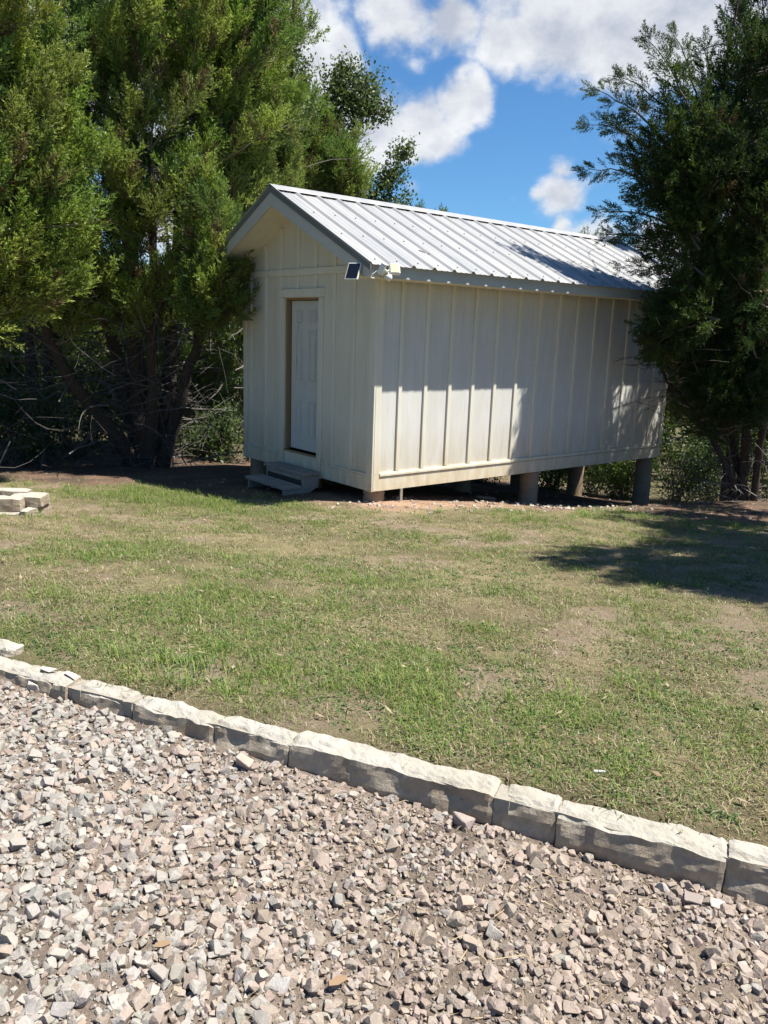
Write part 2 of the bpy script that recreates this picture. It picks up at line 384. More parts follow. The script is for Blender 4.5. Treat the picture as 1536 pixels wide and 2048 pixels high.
# value noise in numpy
_P = rng.random((256, 256))
def vnoise(x, y):
    xi = np.floor(x).astype(int); yi = np.floor(y).astype(int); fx = x - xi; fy = y - yi
    fx = fx * fx * (3 - 2 * fx); fy = fy * fy * (3 - 2 * fy)
    g = lambda i, j: _P[(xi + i) & 255, (yi + j) & 255]
    return (g(0, 0) * (1 - fx) + g(1, 0) * fx) * (1 - fy) + (g(0, 1) * (1 - fx) + g(1, 1) * fx) * fy
def fbm(x, y, s=1.0, o=4, off=0.0):
    x = np.asarray(x, float); y = np.asarray(y, float)
    t = 0; a = 1; A = 0
    for i in range(o):
        t = t + a * vnoise((x * s + off) * 2 ** i + 17.3 * i, (y * s - off) * 2 ** i + 5.1 * i); A += a; a *= .5
    return t / A
def sstep(a, b, x): t = np.clip((x - a) / (b - a), 0, 1); return t * t * (3 - 2 * t)

# ------------------------------------------------------------------ terrain
KA = np.array((3.70, -5.06)); KU = np.array((.8832, .4690)); KN = np.array((.4690, -.8832))   # kerb front line, direction, normal to the gravel
def kerb_sd(x, y):
    dx = x - KA[0]; dy = y - KA[1]
    return dx * KU[0] + dy * KU[1], dx * KN[0] + dy * KN[1]      # along, out toward the gravel
def terr(x, y):
    x = np.asarray(x, float); y = np.asarray(y, float)
    k = 1 - .65 * sstep(0, 1.6, x)
    yy = np.minimum(np.maximum(y - .5, 0), 16)
    z = -.15 + .05 * np.clip(x, -14, 12) - .04 * np.clip(y, -12, 14) - .085 * yy * k
    s, d = kerb_sd(x, y)
    b = sstep(-4.2, 0, d)
    z = z * (1 - b) + .315 * b
    gz = .262 - .075 * np.clip(s, -.6, 4) / 3.2
    g = sstep(-.11, -.09, d)
    z = z * (1 - g) + gz * g
    z = z + (1 - g) * .03 * (fbm(x, y, .9, 3) - .5) + g * .035 * (fbm(x, y, 1.3, 3, 3.) - .5)
    return z
LINE = np.array([(-14, -9.5), (-6, -5.0), (-3.6, -3.0), (-2.35, -1.75), (-.9, -1.05), (-.15, -.40), (.32, -.12), (.62, 1.2), (1.5, 3.0), (2.6, 3.6), (5, 4.6), (9, 5.2), (16, 6)], float)
def lawn_sd(x, y):                       # > 0 on the lawn side of the edge
    x = np.asarray(x, float); y = np.asarray(y, float)
    best = np.full(x.shape, 1e9); sg = np.ones(x.shape)
    for (ax, ay), (bx, by) in zip(LINE[:-1], LINE[1:]):
        ux, uy = bx - ax, by - ay; L2 = ux * ux + uy * uy
        t = np.clip(((x - ax) * ux + (y - ay) * uy) / L2, 0, 1)
        d = np.hypot(x - ax - t * ux, y - ay - t * uy)
        c = ux * (y - ay) - uy * (x - ax)
        m = d < best; best = np.where(m, d, best); sg = np.where(m, -np.sign(c), sg)
    return best * sg
def grass_fields(x, y):
    sd = lawn_sd(x, y) + (fbm(x, y, 1.6, 3, 9.) - .5) * .9
    cover = sstep(-.15, .35, sd)
    n = fbm(x, y, .55, 4, 2.); n2 = fbm(x, y, 2.2, 4, 31.)
    green = np.clip(.10 + 1.5 * (n - .42) + 1.3 * (n2 - .5), 0, 1)
    for cx, cy, r, a in ((-2.0, -1.9, .9, .9), (-.9, -1.7, .8, .7), (3.7, -4.1, .8, .40), (4.6, -3.9, .6, .25), (2.0, -2.2, 1.6, .18), (1.6, 1.4, .9, .3), (3.2, 1.9, .9, .3)):
        green = green + a * np.exp(-((x - cx) ** 2 + (y - cy) ** 2) / r ** 2)
    for cx, cy, r, a in ((.6, -2.9, 1.2, .30), (4.3, .5, 1.2, .25), (1.2, -.2, .8, .3), (6.3, -2.4, .9, .15)):
        green = green - a * .6 * np.exp(-((x - cx) ** 2 + (y - cy) ** 2) / r ** 2)
    bare = sstep(.55, .68, fbm(x, y, 1.7, 4, 57.) - .10 * green)
    return cover, np.clip(green, 0, 1), bare
def ground_grid(name, x0, x1, y0, y1, st, hole=None):
    xs = np.arange(x0, x1 + st / 2, st); ys = np.arange(y0, y1 + st / 2, st)
    X, Y = np.meshgrid(xs, ys); X = X.ravel(); Y = Y.ravel(); nx, ny = len(xs), len(ys)
    Z = terr(X, Y)
    i, j = np.meshgrid(np.arange(nx - 1), np.arange(ny - 1)); a = (j * nx + i).ravel()
    q = np.c_[a, a + 1, a + nx + 1, a + nx]
    if hole is not None:
        cx = X[q].mean(1); cy = Y[q].mean(1)
        q = q[~((cx > hole[0]) & (cx < hole[1]) & (cy > hole[2]) & (cy < hole[3]))]
    s, d = kerb_sd(X, Y); cov, gr, bare = grass_fields(X, Y)
    n = sstep(.25, .75, fbm(X, Y, 3., 5, 7.))[:, None]
    litter = np.array((.25, .165, .115)) * (1 - n) + np.array((.13, .10, .075)) * n
    pink = np.array((.50, .335, .235)) * (.8 + .4 * n)
    ps = np.exp(-((X - .35) ** 2 + (Y + .1) ** 2) / .9 ** 2) + np.exp(-((X - .2) ** 2 + (Y - 1.6) ** 2) / 1.1 ** 2)
    litter = litter * (1 - np.clip(ps, 0, 1)[:, None]) + pink * np.clip(ps, 0, 1)[:, None]
    soil = np.array((.40, .325, .205)) * (.75 + .5 * n); thatch = np.array((.23, .20, .10)) * (.75 + .5 * n)
    g = gr[:, None]; lawn = soil * (1 - g) + np.array((.13, .14, .05)) * g
    lawn = lawn * .55 + thatch * .45; lawn = lawn * (1 - bare[:, None]) + np.array((.36, .285, .20)) * bare[:, None]
    c = litter * (1 - cov[:, None]) + lawn * cov[:, None]
    far = sstep(7, 12, np.hypot(X - 1, Y + 1))[:, None] * (1 - cov[:, None])
    c = c * (1 - far * .6) + np.array((.12, .115, .06)) * far * .6
    gk = sstep(-.11, -.09, d)[:, None]
    c = c * (1 - gk) + gk * np.array((.36, .29, .235)) * (.8 + .4 * n)
    tm = TM(); tm.add(np.c_[X, Y, Z], np.concatenate([q[:, [0, 1, 2]], q[:, [0, 2, 3]]]), c)
    return tm.build(name, 'soil', smooth=True)
tag(ground_grid('ground', -7, 11, -11, 7, .08), kind='structure')
# the land beyond, one wide sheet down to the horizon
def far_sheet():
    R = np.concatenate([np.array([0.0]), np.geomspace(6, 900, 40)]); A = np.linspace(0, 2 * math.pi, 97)[:-1]
    tm = TM(); rr, aa = np.meshgrid(R, A); X = 2 + (rr * np.cos(aa)).ravel(); Y = -2 + (rr * np.sin(aa)).ravel()
    inside = (X > -7.2) & (X < 11.2) & (Y > -11.2) & (Y < 7.2)
    Z = terr(X, Y) - .03; Z = np.where(inside, Z - .25, Z); Z = Z - .012 * np.minimum(np.maximum(rr.ravel() - 14, 0), 60)
    nr, na = len(R), len(A); F = []
    for a in range(na):
        b = (a + 1) % na
        for r in range(nr - 1):
            p, q, u, v = a * nr + r, a * nr + r + 1, b * nr + r + 1, b * nr + r; F += [(p, q, u), (p, u, v)]
    c = np.array((.15, .135, .07)) * (.7 + .6 * fbm(X, Y, .2, 4))[:, None]
    tm.add(np.c_[X, Y, Z], F, c); return tm.build('terrain', 'soil', smooth=True)
tag(far_sheet(), kind='structure')

# ------------------------------------------------------------------ shed
WX, LY = 3.057, 6.06
def roof_z(x): return 3.535 - .482 * abs(x + WX / 2)
shed = empty('garden_shed', (0, 0, 0), label='cream board and batten shed with metal gable roof, raised on round piers', category='shed')
front = PM().box(-WX, -1.95, 0, .1, 0, 2.6).box(-1.15, 0, 0, .1, 0, 2.6).box(-1.95, -1.15, 0, .1, 2.262, 2.6).box(-1.95, -1.15, 0, .1, 0, .262)
front.prism_xz([(-WX, 2.6), (0, 2.6), (0, 2.69), (-WX / 2, 3.42), (-WX, 2.69)], 0, .1)
front = front.build('front_wall', 'wall_paint', shed)
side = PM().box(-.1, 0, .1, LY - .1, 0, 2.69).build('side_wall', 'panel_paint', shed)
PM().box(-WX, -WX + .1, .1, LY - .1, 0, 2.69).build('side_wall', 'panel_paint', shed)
PM().box(-WX, 0, LY - .1, LY, 0, 2.6).prism_xz([(-WX, 2.6), (0, 2.6), (0, 2.69), (-WX / 2, 3.42), (-WX, 2.69)], LY - .1, LY).build('back_wall', 'cream_paint', shed)
PM().box(-WX + .1, -.1, .1, LY - .1, .03, .19).build('floor_deck', 'weathered_wood', shed)
PM().box(-.42, -.30, .12, LY - .12, -.005, .03).box(-WX + .3, -WX + .42, .12, LY - .12, -.005, .03).build('floor_beam', 'weathered_wood', shed)
# side wall details
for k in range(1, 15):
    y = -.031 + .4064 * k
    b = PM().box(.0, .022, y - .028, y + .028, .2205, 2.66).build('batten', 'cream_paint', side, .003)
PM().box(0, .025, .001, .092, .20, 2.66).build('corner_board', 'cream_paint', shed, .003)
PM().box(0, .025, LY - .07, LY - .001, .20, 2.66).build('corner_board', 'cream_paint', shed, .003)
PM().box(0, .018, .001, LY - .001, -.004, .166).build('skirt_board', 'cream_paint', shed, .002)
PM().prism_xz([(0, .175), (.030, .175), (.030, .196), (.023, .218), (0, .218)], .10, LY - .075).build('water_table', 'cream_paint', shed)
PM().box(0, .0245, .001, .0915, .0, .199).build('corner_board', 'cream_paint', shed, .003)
# front wall details
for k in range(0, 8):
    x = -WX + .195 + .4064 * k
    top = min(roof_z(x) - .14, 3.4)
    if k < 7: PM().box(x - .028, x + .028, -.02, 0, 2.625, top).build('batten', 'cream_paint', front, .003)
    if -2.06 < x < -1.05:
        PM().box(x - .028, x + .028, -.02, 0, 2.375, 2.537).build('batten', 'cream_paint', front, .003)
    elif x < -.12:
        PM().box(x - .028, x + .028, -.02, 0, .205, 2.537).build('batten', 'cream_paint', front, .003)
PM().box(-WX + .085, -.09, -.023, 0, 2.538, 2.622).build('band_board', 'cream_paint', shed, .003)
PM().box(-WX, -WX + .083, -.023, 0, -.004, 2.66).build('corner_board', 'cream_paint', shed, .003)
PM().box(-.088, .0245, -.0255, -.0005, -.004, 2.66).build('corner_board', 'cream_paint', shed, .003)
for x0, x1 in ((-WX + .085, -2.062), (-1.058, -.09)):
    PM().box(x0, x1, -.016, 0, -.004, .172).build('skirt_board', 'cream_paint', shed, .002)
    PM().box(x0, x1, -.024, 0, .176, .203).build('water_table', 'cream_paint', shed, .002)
# door surround and door
for x0, x1 in ((-2.06, -1.955), (-1.145, -1.06)):
    PM().box(x0, x1, -.032, 0, -.02, 2.262).build('door_casing', 'cream_paint', shed, .003)
PM().prism_xz([(-2.05, 2.266), (-1.07, 2.266), (-1.035, 2.372), (-2.085, 2.372)], -.034, 0).build('door_head', 'cream_paint', shed, .003)
PM().box(-1.953, -1.147, -.012, 0, -.02, .235).build('kick_board', 'cream_paint', shed, .002)
PM().box(-1.95, -1.915, .0, .16, .262, 2.262).box(-1.185, -1.15, .0, .16, .262, 2.262).box(-1.915, -1.185, .0, .16, 2.235, 2.262).build('door_jamb', 'bare_wood', shed, .002)
PM().box(-1.953, -1.147, -.02, .16, .238, .262).build('door_sill', 'bare_wood', shed, .003)
PM().box(-1.91, -1.19, .100, .110, .262, 2.235).build('door_gap_shade', 'gap_shade', shed)  # dark sheet behind the door, standing in for shade in the gaps
door = PM().box(-1.895, -1.187, .060, .098, .283, 2.228).build('door', 'door_paint', shed, .002)
for x0, x1 in ((-1.785, -1.625), (-1.475, -1.30)):
    for z0, z1 in ((1.965, 2.115), (1.20, 1.865), (.47, .95)):
        p = PM()
        for i, (a, b, dp) in enumerate(((0, .014, .008), (.026, .036, .005))):
            X0, X1, Z0, Z1 = x0 + a, x1 - a, z0 + a, z1 - a; w_ = b - a
            y0 = .0595 - dp
            p.box(X0, X1, y0, .0595, Z1 - w_, Z1).box(X0, X1, y0, .0595, Z0, Z0 + w_)
            p.box(X0, X0 + w_, y0, .0595, Z0 + w_, Z1 - w_).box(X1 - w_, X1, y0, .0595, Z0 + w_, Z1 - w_)
        p.box(x0 + .045, x1 - .045, .0545, .0595, z0 + .045, z1 - .045)
        p.build('door_panel', 'door_paint', door, .002)
for pts in ([(-1.77, 1.962), (-1.74, 1.945), (-1.70, 1.955), (-1.66, 1.94)], [(-1.72, 1.94), (-1.735, 1.90), (-1.725, 1.87)], [(-1.765, 1.50), (-1.76, 1.38), (-1.735, 1.32), (-1.71, 1.345)], [(-1.46, 1.95), (-1.43, 1.94)]):
    PM().tube([(x, .0585, z) for x, z in pts], .0028, 4).build('scuff_mark', 'dark_mark', door)
# roof: sheathing, fascias, rakes, corrugated sheets, ridge cap
XE = .43
for sgn in (1, -1):
    c = -WX / 2; X = lambda d: c + sgn * d
    h = WX / 2 + XE
    q = [(X(0), roof_z(c) - .035), (X(h), roof_z(c + h) - .035), (X(h), roof_z(c + h) - .125), (X(0), roof_z(c) - .135)]
    PM().prism_xz(q, -.465, LY + .465).build('soffit', 'cream_paint', shed)
    # level eave soffit
    xs = sorted((X(WX / 2 + .027), X(h - .003)))
    PM().box(xs[0], xs[1], -.462, LY + .462, 2.447, 2.460).build('eave_soffit', 'cream_paint', shed)
    # rake boards at both ends
    d1 = h + .02
    for y0, y1 in ((-.492, -.467), (LY + .467, LY + .492)):
        q = [(X(.0015), roof_z(c) - .03), (X(d1), roof_z(c + d1) - .03), (X(d1), 2.440), (X(d1 - .10), 2.440), (X(.0015), roof_z(c) - .215)]
        PM().prism_xz(q, y0, y1).build('rake_board', 'fascia_shade_paint', shed, .002)
        ye = (y0 - .012, y0 - .0) if y0 < 0 else (y1, y1 + .012)
        d2 = h + .07
        q = [(X(.0005), roof_z(c) + .004), (X(d2), roof_z(c + d2) + .004), (X(d2), roof_z(c + d2) - .058), (X(.0005), roof_z(c) - .058)]
        PM().prism_xz(q, *ye).build('rake_trim', 'shaded_trim_metal', shed)
    # eave fascia, two lengths with a butt joint
    xs = sorted((X(h), X(h + .02)))
    for y0, y1 in ((-.465, 4.62), (4.624, LY + .465)):
        PM().box(xs[0], xs[1], y0, y1, 2.440, 2.588).build('fascia_board', 'fascia_shade_paint', shed, .002)
    # ribbed sheets
    d_e = h + .066
    y = -.505; shn = 0
    prof = [(0, .0), (.006, .0), (.032, .026), (.056, .026), (.082, 0.0), (.14, .0), (.148, .004), (.160, .004), (.168, 0), (.225, 0), (.233, .004), (.245, .004), (.253, 0)]
    while y < LY + .49:
        pts = []
        for r in range(3):
            pts += [(y + .3048 * r + a - .044, b) for a, b in prof]
        pts.append((y + .9144 - .044 + .004, .0))
        pts = [(min(max(a, -.504), LY + .504), b) for a, b in pts]
        V = []; Fc = []
        NS = 5
        for i in range(NS):
            t = i / (NS - 1); d = .02 + (d_e - .02) * t
            for a, b in pts: V.append((X(d), a, roof_z(c + d) + b * 1.0 + .004 + shn % 2 * .0012))
        n = len(pts)
        for i in range(NS - 1):
            for k in range(n - 1):
                f = (i * n + k, i * n + k + 1, (i + 1) * n + k + 1, (i + 1) * n + k)
                Fc.append(f if sgn < 0 else f[::-1])
        o = PM().raw(V, Fc); me = poly_mesh('roof_sheet', o.v, o.f); ob = link('roof_sheet', me, 'galvanized_metal', shed)
        md = ob.modifiers.new('thickness', 'SOLIDIFY'); md.thickness = .0016; md.offset = -1
        y += .9144; shn += 1
    # screws
    sc = PM()
    for k in range(0, 24):
        yy = -.505 + .3048 * k + .07 + .09
        for j, d in enumerate((.14, .72, 1.28, 1.9)):
            z = roof_z(c + d) + .006
            sc.raw([(X(d) + .008 * math.cos(a), yy + .008 * math.sin(a), z + dz - (.482 * sgn * .008 * math.cos(a) * sgn if False else 0)) for dz in (0, .010) for a in np.arange(6) * math.pi / 3],
                   [(6, 7, 8, 9, 10, 11)] + [(i, (i + 1) % 6, (i + 1) % 6 + 6, i + 6) for i in range(6)])
    tag(sc.build('roof_screw', 'shaded_trim_metal', shed), kind='stuff')
c = -WX / 2; zc = roof_z(c)
cap = [(c - .15, zc - .072 + .031), (c - .145, zc - .070 + .034), (c - .03, zc + .022), (c, zc + .036), (c + .03, zc + .022), (c + .145, zc - .070 + .034), (c + .15, zc - .072 + .031), (c + .028, zc + .018), (c, zc + .031), (c - .028, zc + .018)]
for y0, y1 in ((-.509, 2.5), (2.502, LY + .509)):
    PM().prism_xz(cap, y0, y1).build('ridge_cap', 'galvanized_metal', shed)
for dx, yy in ((1.55, .62), (1.62, .70), (.9, 2.9), (1.2, 4.1), (1.75, 3.6), (1.4, 4.9), (.6, 5.2)):
    x = c + dx; z = roof_z(x) + .012
    PM().tube([(x - .03, yy - .02, z + .018), (x, yy, z + .006), (x + .035, yy + .03, z - .012)], [.004, .006, .003], 5).build('twig_debris', 'bark', shed)
# piers
def pier(x, y, top, r, segs=20, rough=.006):
    zb = float(terr(x, y)) - .08; n = 9
    V = []; 
    for i in range(n + 1):
        z = zb + (top - zb) * i / n
        for k in range(segs):
            a = 2 * math.pi * k / segs; rr = r * (1 + .04 * (1 - i / n)) + rough * random.uniform(-1, 1)
            V.append((x + rr * math.cos(a), y + rr * math.sin(a), z))
    F = [(i * segs + k, i * segs + (k + 1) % segs, (i + 1) * segs + (k + 1) % segs, (i + 1) * segs + k) for i in range(n) for k in range(segs)] + [tuple(n * segs + k for k in range(segs))]
    V = [(a - x, b - y, cc - zb) for a, b, cc in V]
    me = poly_mesh('pier', V, F)
    me.polygons.foreach_set('use_smooth', [True] * len(me.polygons))
    o = bpy.data.objects.new('pier', me); COL.objects.link(o); me.materials.append(MATS['concrete']); o.parent = shed; o.location = (x, y, zb)
for x in (-.155, -WX / 2, -WX + .155):
    for y in (.16, 3.03, 5.9): pier(x, y, -.001 if x != -WX / 2 else -.001, .135 if not (y < 1 and x > -.2) else .125, rough=.004 if y > 1 else .008)
PM().box(.03, .045, .42, .455, float(terr(.04, .44)) - .02, .0).build('stake', 'weathered_wood', shed)

# ------------------------------------------------------------------ steps
st = empty('wooden_steps', (-1.5, -.3, -.25), label='weathered grey two-tread wooden steps below the shed door', category='steps')
PM().box(-1.995, -1.03, -.315, -.04, .040, .078).build('tread', 'weathered_wood', st, .004)
PM().box(-1.985, -1.02, -.605, -.330, -.112, -.074).build('tread', 'weathered_wood', st, .004)
for x in (-1.96, -1.09):
    g = -.26
    PM().prism_yz([(-.575, g - .02), (-.42, g - .05), (-.045, -.115), (-.045, .039), (-.29, .039), (-.29, -.113), (-.575, -.113)], x, x + .038).build('stringer', 'weathered_wood', st, .003)
PM().box(-1.922, -1.09, -.29, -.268, -.105, .039).build('riser_layer', 'gap_shade', st)  # dark sheet behind the riser board, painted shade for the open gap below it
PM().box(-1.93, -1.085, -.300, -.2905, -.02, .036).build('riser_layer', 'weathered_wood', st, .002)

# ------------------------------------------------------------------ solar light
def rbox(name, m, parent, size, loc, rot, bevel=.004):
    o = PM().box(-size[0] / 2, size[0] / 2, -size[1] / 2, size[1] / 2, -size[2] / 2, size[2] / 2).build(name, m, None, bevel)
    o.parent = parent; o.location = loc; o.rotation_euler = rot; return o
sp = empty('solar_panel', (.27, -.50, 2.46), label='small black solar panel in a beige frame at the lower end of the gable board', category='solar panel')
fr = rbox('panel_frame', 'beige_plastic', sp, (.155, .20, .016), (.03, -.075, .03), (math.radians(62), math.radians(0), math.radians(28)), .004)
cell = rbox('solar_cell', 'solar_cell', fr, (.130, .174, .003), (0, 0, .0095), (0, 0, 0), .0)
ln = PM()
for a in (-.03, 0, .03): ln.box(a - .0006, a + .0006, -.085, .085, .0112, .0118)
for a in (-.057, -.0285, 0, .0285, .057): ln  .box(-.063, .063, a - .0006, a + .0006, .0113, .0119)
o = ln.build('cell_line', 'solar_line', fr.parent); o.location = fr.location; o.rotation_euler = fr.rotation_euler
PM().tube([(.0, .008, .02), (-.01, -.03, .03), (-.02, -.06, .045)], .010, 8).build('bracket', 'beige_plastic', None).parent = sp
fl = empty('flood_light', (.455, -.30, 2.49), label='twin-headed beige security light with round motion sensor on the eave corner', category='light')
def par(o, p): o.parent = p; return o
par(PM().tube([(-.003, 0, .0), (.03, 0, .0)], .036, 14).build('base_plate', 'white_plastic', None, .003), fl)
par(PM().tube([(.025, 0, 0), (.07, 0, .01)], .015, 8).build('arm', 'white_plastic', None), fl)
for (lx, ly, lz, rz, rx) in ((.095, -.085, .03, -48, 28), (.10, .08, .035, 62, 30)):
    hd = par(PM().box(-.058, .058, -.022, .022, -.062, .062).build('lamp_head', 'white_plastic', None, .008), fl)
    hd.location = (lx, ly, lz); hd.rotation_euler = (math.radians(-rx), 0, math.radians(rz + (0 if rz < 0 else 0)))
    ls = par(PM().box(-.049, .049, -.0255, -.0215, -.052, .052).build('lamp_lens', 'lamp_lens', None, .001), hd)
    par(PM().tube([(.07, 0, .01), (lx * .9, ly * .6, lz)], .012, 6).build('knuckle', 'white_plastic', None), fl)
sv = []
sn = par(PM().tube([(0, 0, .03), (0, 0, .022), (0, 0, 0), (0, 0, -.022), (0, 0, -.036), (0, 0, -.04)], [.02, .037, .040, .032, .015, .002], 14).build('motion_sensor', 'white_plastic', None, smooth=True), fl)
sn.location = (.10, .005, -.055); sn.rotation_euler = (0, math.radians(-25), 0)
par(PM().tube([(.09, 0, .0), (.10, .003, -.035)], .010, 6).build('sensor_neck', 'white_plastic', None), fl)
cb = empty('cable', (.455, -.4, 2.47), label='thin white cable looping between solar panel and security light', category='cable')
par(PM().tube([(.0, .04, .035), (.02, .0, .03), (.015, -.05, -.005), (.005, -.065, -.03)], .003, 6).build('wire', 'white_plastic', None), cb)
par(PM().tube([(.0, -.06, -.035), (.02, -.055, -.045), (.02, -.03, -.045), (.0, -.02, -.04), (.01, -.05, -.05)], .006, 6).build('connector', 'white_plastic', None), cb)
par(PM().tube([(-.16, -.11, .02), (-.12, -.10, -.01), (-.06, -.098, -.025), (-.01, -.09, -.035)], .0025, 6).build('wire', 'beige_plastic', None), cb)

# ------------------------------------------------------------------ kerb of limestone blocks
from mathutils import noise as mn
def block(s0, s1, d0, d1, z0, z1, seed, chip=.012, rough=.012, nx=None):
    L = s1 - s0; nx = nx or max(5, int(L / .016)); ny, nz = 8, 9
    bm = bmesh.new(); idx = {}
    def P(i, j, k):
        key = (i, j, k)
        if key in idx: return idx[key]
        u, v, t = i / nx, j / ny, k / nz
        s = s0 + L * u; d = d0 + (d1 - d0) * v; z = z0 + (z1 - z0) * t
        q = Vector((s * 6, d * 9, z * 9))
        n1 = mn.fractal(q * 1.0, 1, 2, 4); n2 = mn.fractal(q * 2.2 + Vector((9, 3, 1)), 1, 2, 4); n3 = mn.fractal(q * 1.3 + Vector((2, 8, 5)), 1, 2, 4)
        ex = .0
        front_top = max(0, v - .55) / .45 * max(0, t - .55) / .45
        jag = front_top * (chip + max(0, mn.noise(Vector((s * 9 + seed, 3, 1)))) * chip * 1.8)
        d += rough * n1 * (1 if j in (0, ny) else .3) - jag * .8
        z += rough * .8 * n2 * (1 if k == nz else .3) - jag
        cr = max(0, .5 - min(u, 1 - u) * L / .012) if L > .1 else 0
        d -= cr * .012 * (v - .3); z -= cr * .012 * t
        s += rough * .4 * n3
        p = KA + KU * s + KN * d
        idx[key] = bm.verts.new((p[0], p[1], z)); return idx[key]
    for i in range(nx):
        for k in range(nz):
            for j in (0, ny):
                f = [P(i, j, k), P(i + 1, j, k), P(i + 1, j, k + 1), P(i, j, k + 1)]; bm.faces.new(f if j == ny else f[::-1])
        for j in range(ny):
            f = [P(i, j, nz), P(i, j + 1, nz), P(i + 1, j + 1, nz), P(i + 1, j, nz)]; bm.faces.new(f)
    for k in range(nz):
        for j in range(ny):
            for i in (0, nx):
                f = [P(i, j, k), P(i, j + 1, k), P(i, j + 1, k + 1), P(i, j, k + 1)]; bm.faces.new(f if i == 0 else f[::-1])
    bmesh.ops.recalc_face_normals(bm, faces=bm.faces)
    me = bpy.data.meshes.new('stone'); bm.to_mesh(me); bm.free()
    return me
kerb = empty('stone_kerb', (5.2, -4.3, .2), label='low mortared edging of chipped pale limestone blocks between gravel and lawn', category='kerb')
joints = [-2.6, -2.1, -1.62, -1.15, -.72, -.30, .308, .428, .748, 1.165, 1.514, 2.368, 2.558, 3.092, 3.52, 3.95, 4.4, 4.9, 5.3]
for i, (a, b) in enumerate(zip(joints[:-1], joints[1:])):
    g = .004 if not (abs(b - .428) < .01 or abs(b - 2.368) < .01 or abs(b - .748) < .01) else .035
    me = block(a + .002, b - g, -.108 + random.uniform(-.010, .010), .0 + random.uniform(-.006, .008),   .12, .324 + random.uniform(-.006, .008) - (.012 if .2 < a < .3 else 0), i, chip=.018 if i % 2 else .011, rough=.013)
    link('stone', me, 'limestone', kerb)
tm = PM()
mo = block(-2.55, 5.25, -.108, -.020, .12, .310, 40, .0, .010, nx=90)
link('mortar', mo, 'mortar', kerb)
for (a, b, d0, d1) in ((.43, .475, -.11, -.012), (.71, .755, -.11, -.012), (2.345, 2.40, -.11, -.012)):
    link('mortar', block(a - .01, b - .01, d0, d1, .12, .314, 50 + a, .0, .008), 'mortar', kerb)
bk = block(-.46, -.075, -.215, -.128, .20, .352, 77, .015, .012); o = link('limestone_block', bk, 'limestone')
tag(o, 'loose pale limestone block lying behind the left end of the kerb', 'stone')
for i, (px, py, l) in enumerate(((64, 1327, .075), (115, 1343, .085))):
    q = at(px, py, 1); 
# flakes resting on the kerb
def hull_rock(npts=12, sq=(1, .75, .55), seed=0):
    r = random.Random(seed); bm = bmesh.new()
    if npts == 24:                                   # block with every corner knocked off
        for _i in range(8):
            k = Vector(((_i & 1) * 2 - 1, (_i >> 1 & 1) * 2 - 1, (_i >> 2 & 1) * 2 - 1)) * r.uniform(.52, .74) + Vector((r.uniform(-.20, .20), r.uniform(-.20, .20), r.uniform(-.20, .20)))
            for ax in range(3):
                v = k.copy(); v[ax] *= r.uniform(.45, .80); bm.verts.new((v.x * sq[0], v.y * sq[1], v.z * sq[2]))
        npts = 0
    for _i in range(npts):
        if _i < 8: v = Vector(((_i & 1) * 2 - 1, (_i >> 1 & 1) * 2 - 1, (_i >> 2 & 1) * 2 - 1)) * r.uniform(.42, .64); v += Vector((r.uniform(-.24, .24), r.uniform(-.24, .24), r.uniform(-.24, .24))); base_ = base_ + [v] if _i else [v]
        elif _i < 16: v = base_[_i - 8] + Vector((r.uniform(-.17, .17), r.uniform(-.17, .17), r.uniform(-.17, .17)))
        else: v = Vector((r.gauss(0, 1), r.gauss(0, 1), r.gauss(0, 1))).normalized() * r.uniform(.75, 1)
        bm.verts.new((v.x * sq[0], v.y * sq[1], v.z * sq[2]))
    res = bmesh.ops.convex_hull(bm, input=bm.verts)
    bmesh.ops.delete(bm, geom=[v for v in bm.verts if not v.link_faces], context='VERTS')
    bmesh.ops.triangulate(bm, faces=bm.faces)
    bm.verts.index_update()
    V = np.array([v.co[:] for v in bm.verts]); F = np.array([[v.index for v in f.verts] for f in bm.faces]); bm.free()
    return V, F
def rock_obj(name, loc, size, rot, color, seed, m='rock', npts=14, sub=2, amp=.05):
    V, F = hull_rock(npts, (1, .75, .55), seed)
    me = poly_mesh(name, V, [tuple(map(int, f)) for f in F])
    bm = bmesh.new(); bm.from_mesh(me)
    bmesh.ops.dissolve_limit(bm, angle_limit=.25, verts=bm.verts, edges=bm.edges)
    bmesh.ops.bevel(bm, geom=bm.edges[:], offset=.05, segments=1, affect='EDGES')
    bmesh.ops.triangulate(bm, faces=bm.faces)
    if sub: bmesh.ops.subdivide_edges(bm, edges=bm.edges[:], cuts=sub - 1, use_grid_fill=True)
    for v in bm.verts: v.co += v.co.normalized() * amp * mn.fractal(v.co * 2.5 + Vector((seed, 0, 0)), 1, 2, 4)
    for v in bm.verts: v.co = Vector((v.co.x * size[0], v.co.y * size[1], v.co.z * size[2]))
    bmesh.ops.recalc_face_normals(bm, faces=bm.faces)
    bm.to_mesh(me); bm.free()
    a = me.color_attributes.new('col', 'FLOAT_COLOR', 'POINT'); a.data.foreach_set('color', list((*color, 1)) * len(me.vertices))
    o = bpy.data.objects.new(name, me); COL.objects.link(o); me.materials.append(MATS[m]); o.location = loc; o.rotation_euler = rot
    return o
def kp(s, d, z): p = KA + KU * s + KN * d; return (p[0], p[1], z)
tag(rock_obj('stone_flake', kp(.21, -.08, .334), (.055, .03, .010), (.05, .05, .6), (.6, .56, .48), 3), 'thin stone flake on the kerb, the one nearer the left frame edge', 'stone flake', 'flakes on the kerb')
tag(rock_obj('stone_flake', kp(.35, -.085, .334), (.06, .030, .010), (-.04, .04, .3), (.55, .52, .45), 5), 'thin stone flake on the kerb just left of the first grey mortar joint', 'stone flake', 'flakes on the kerb')

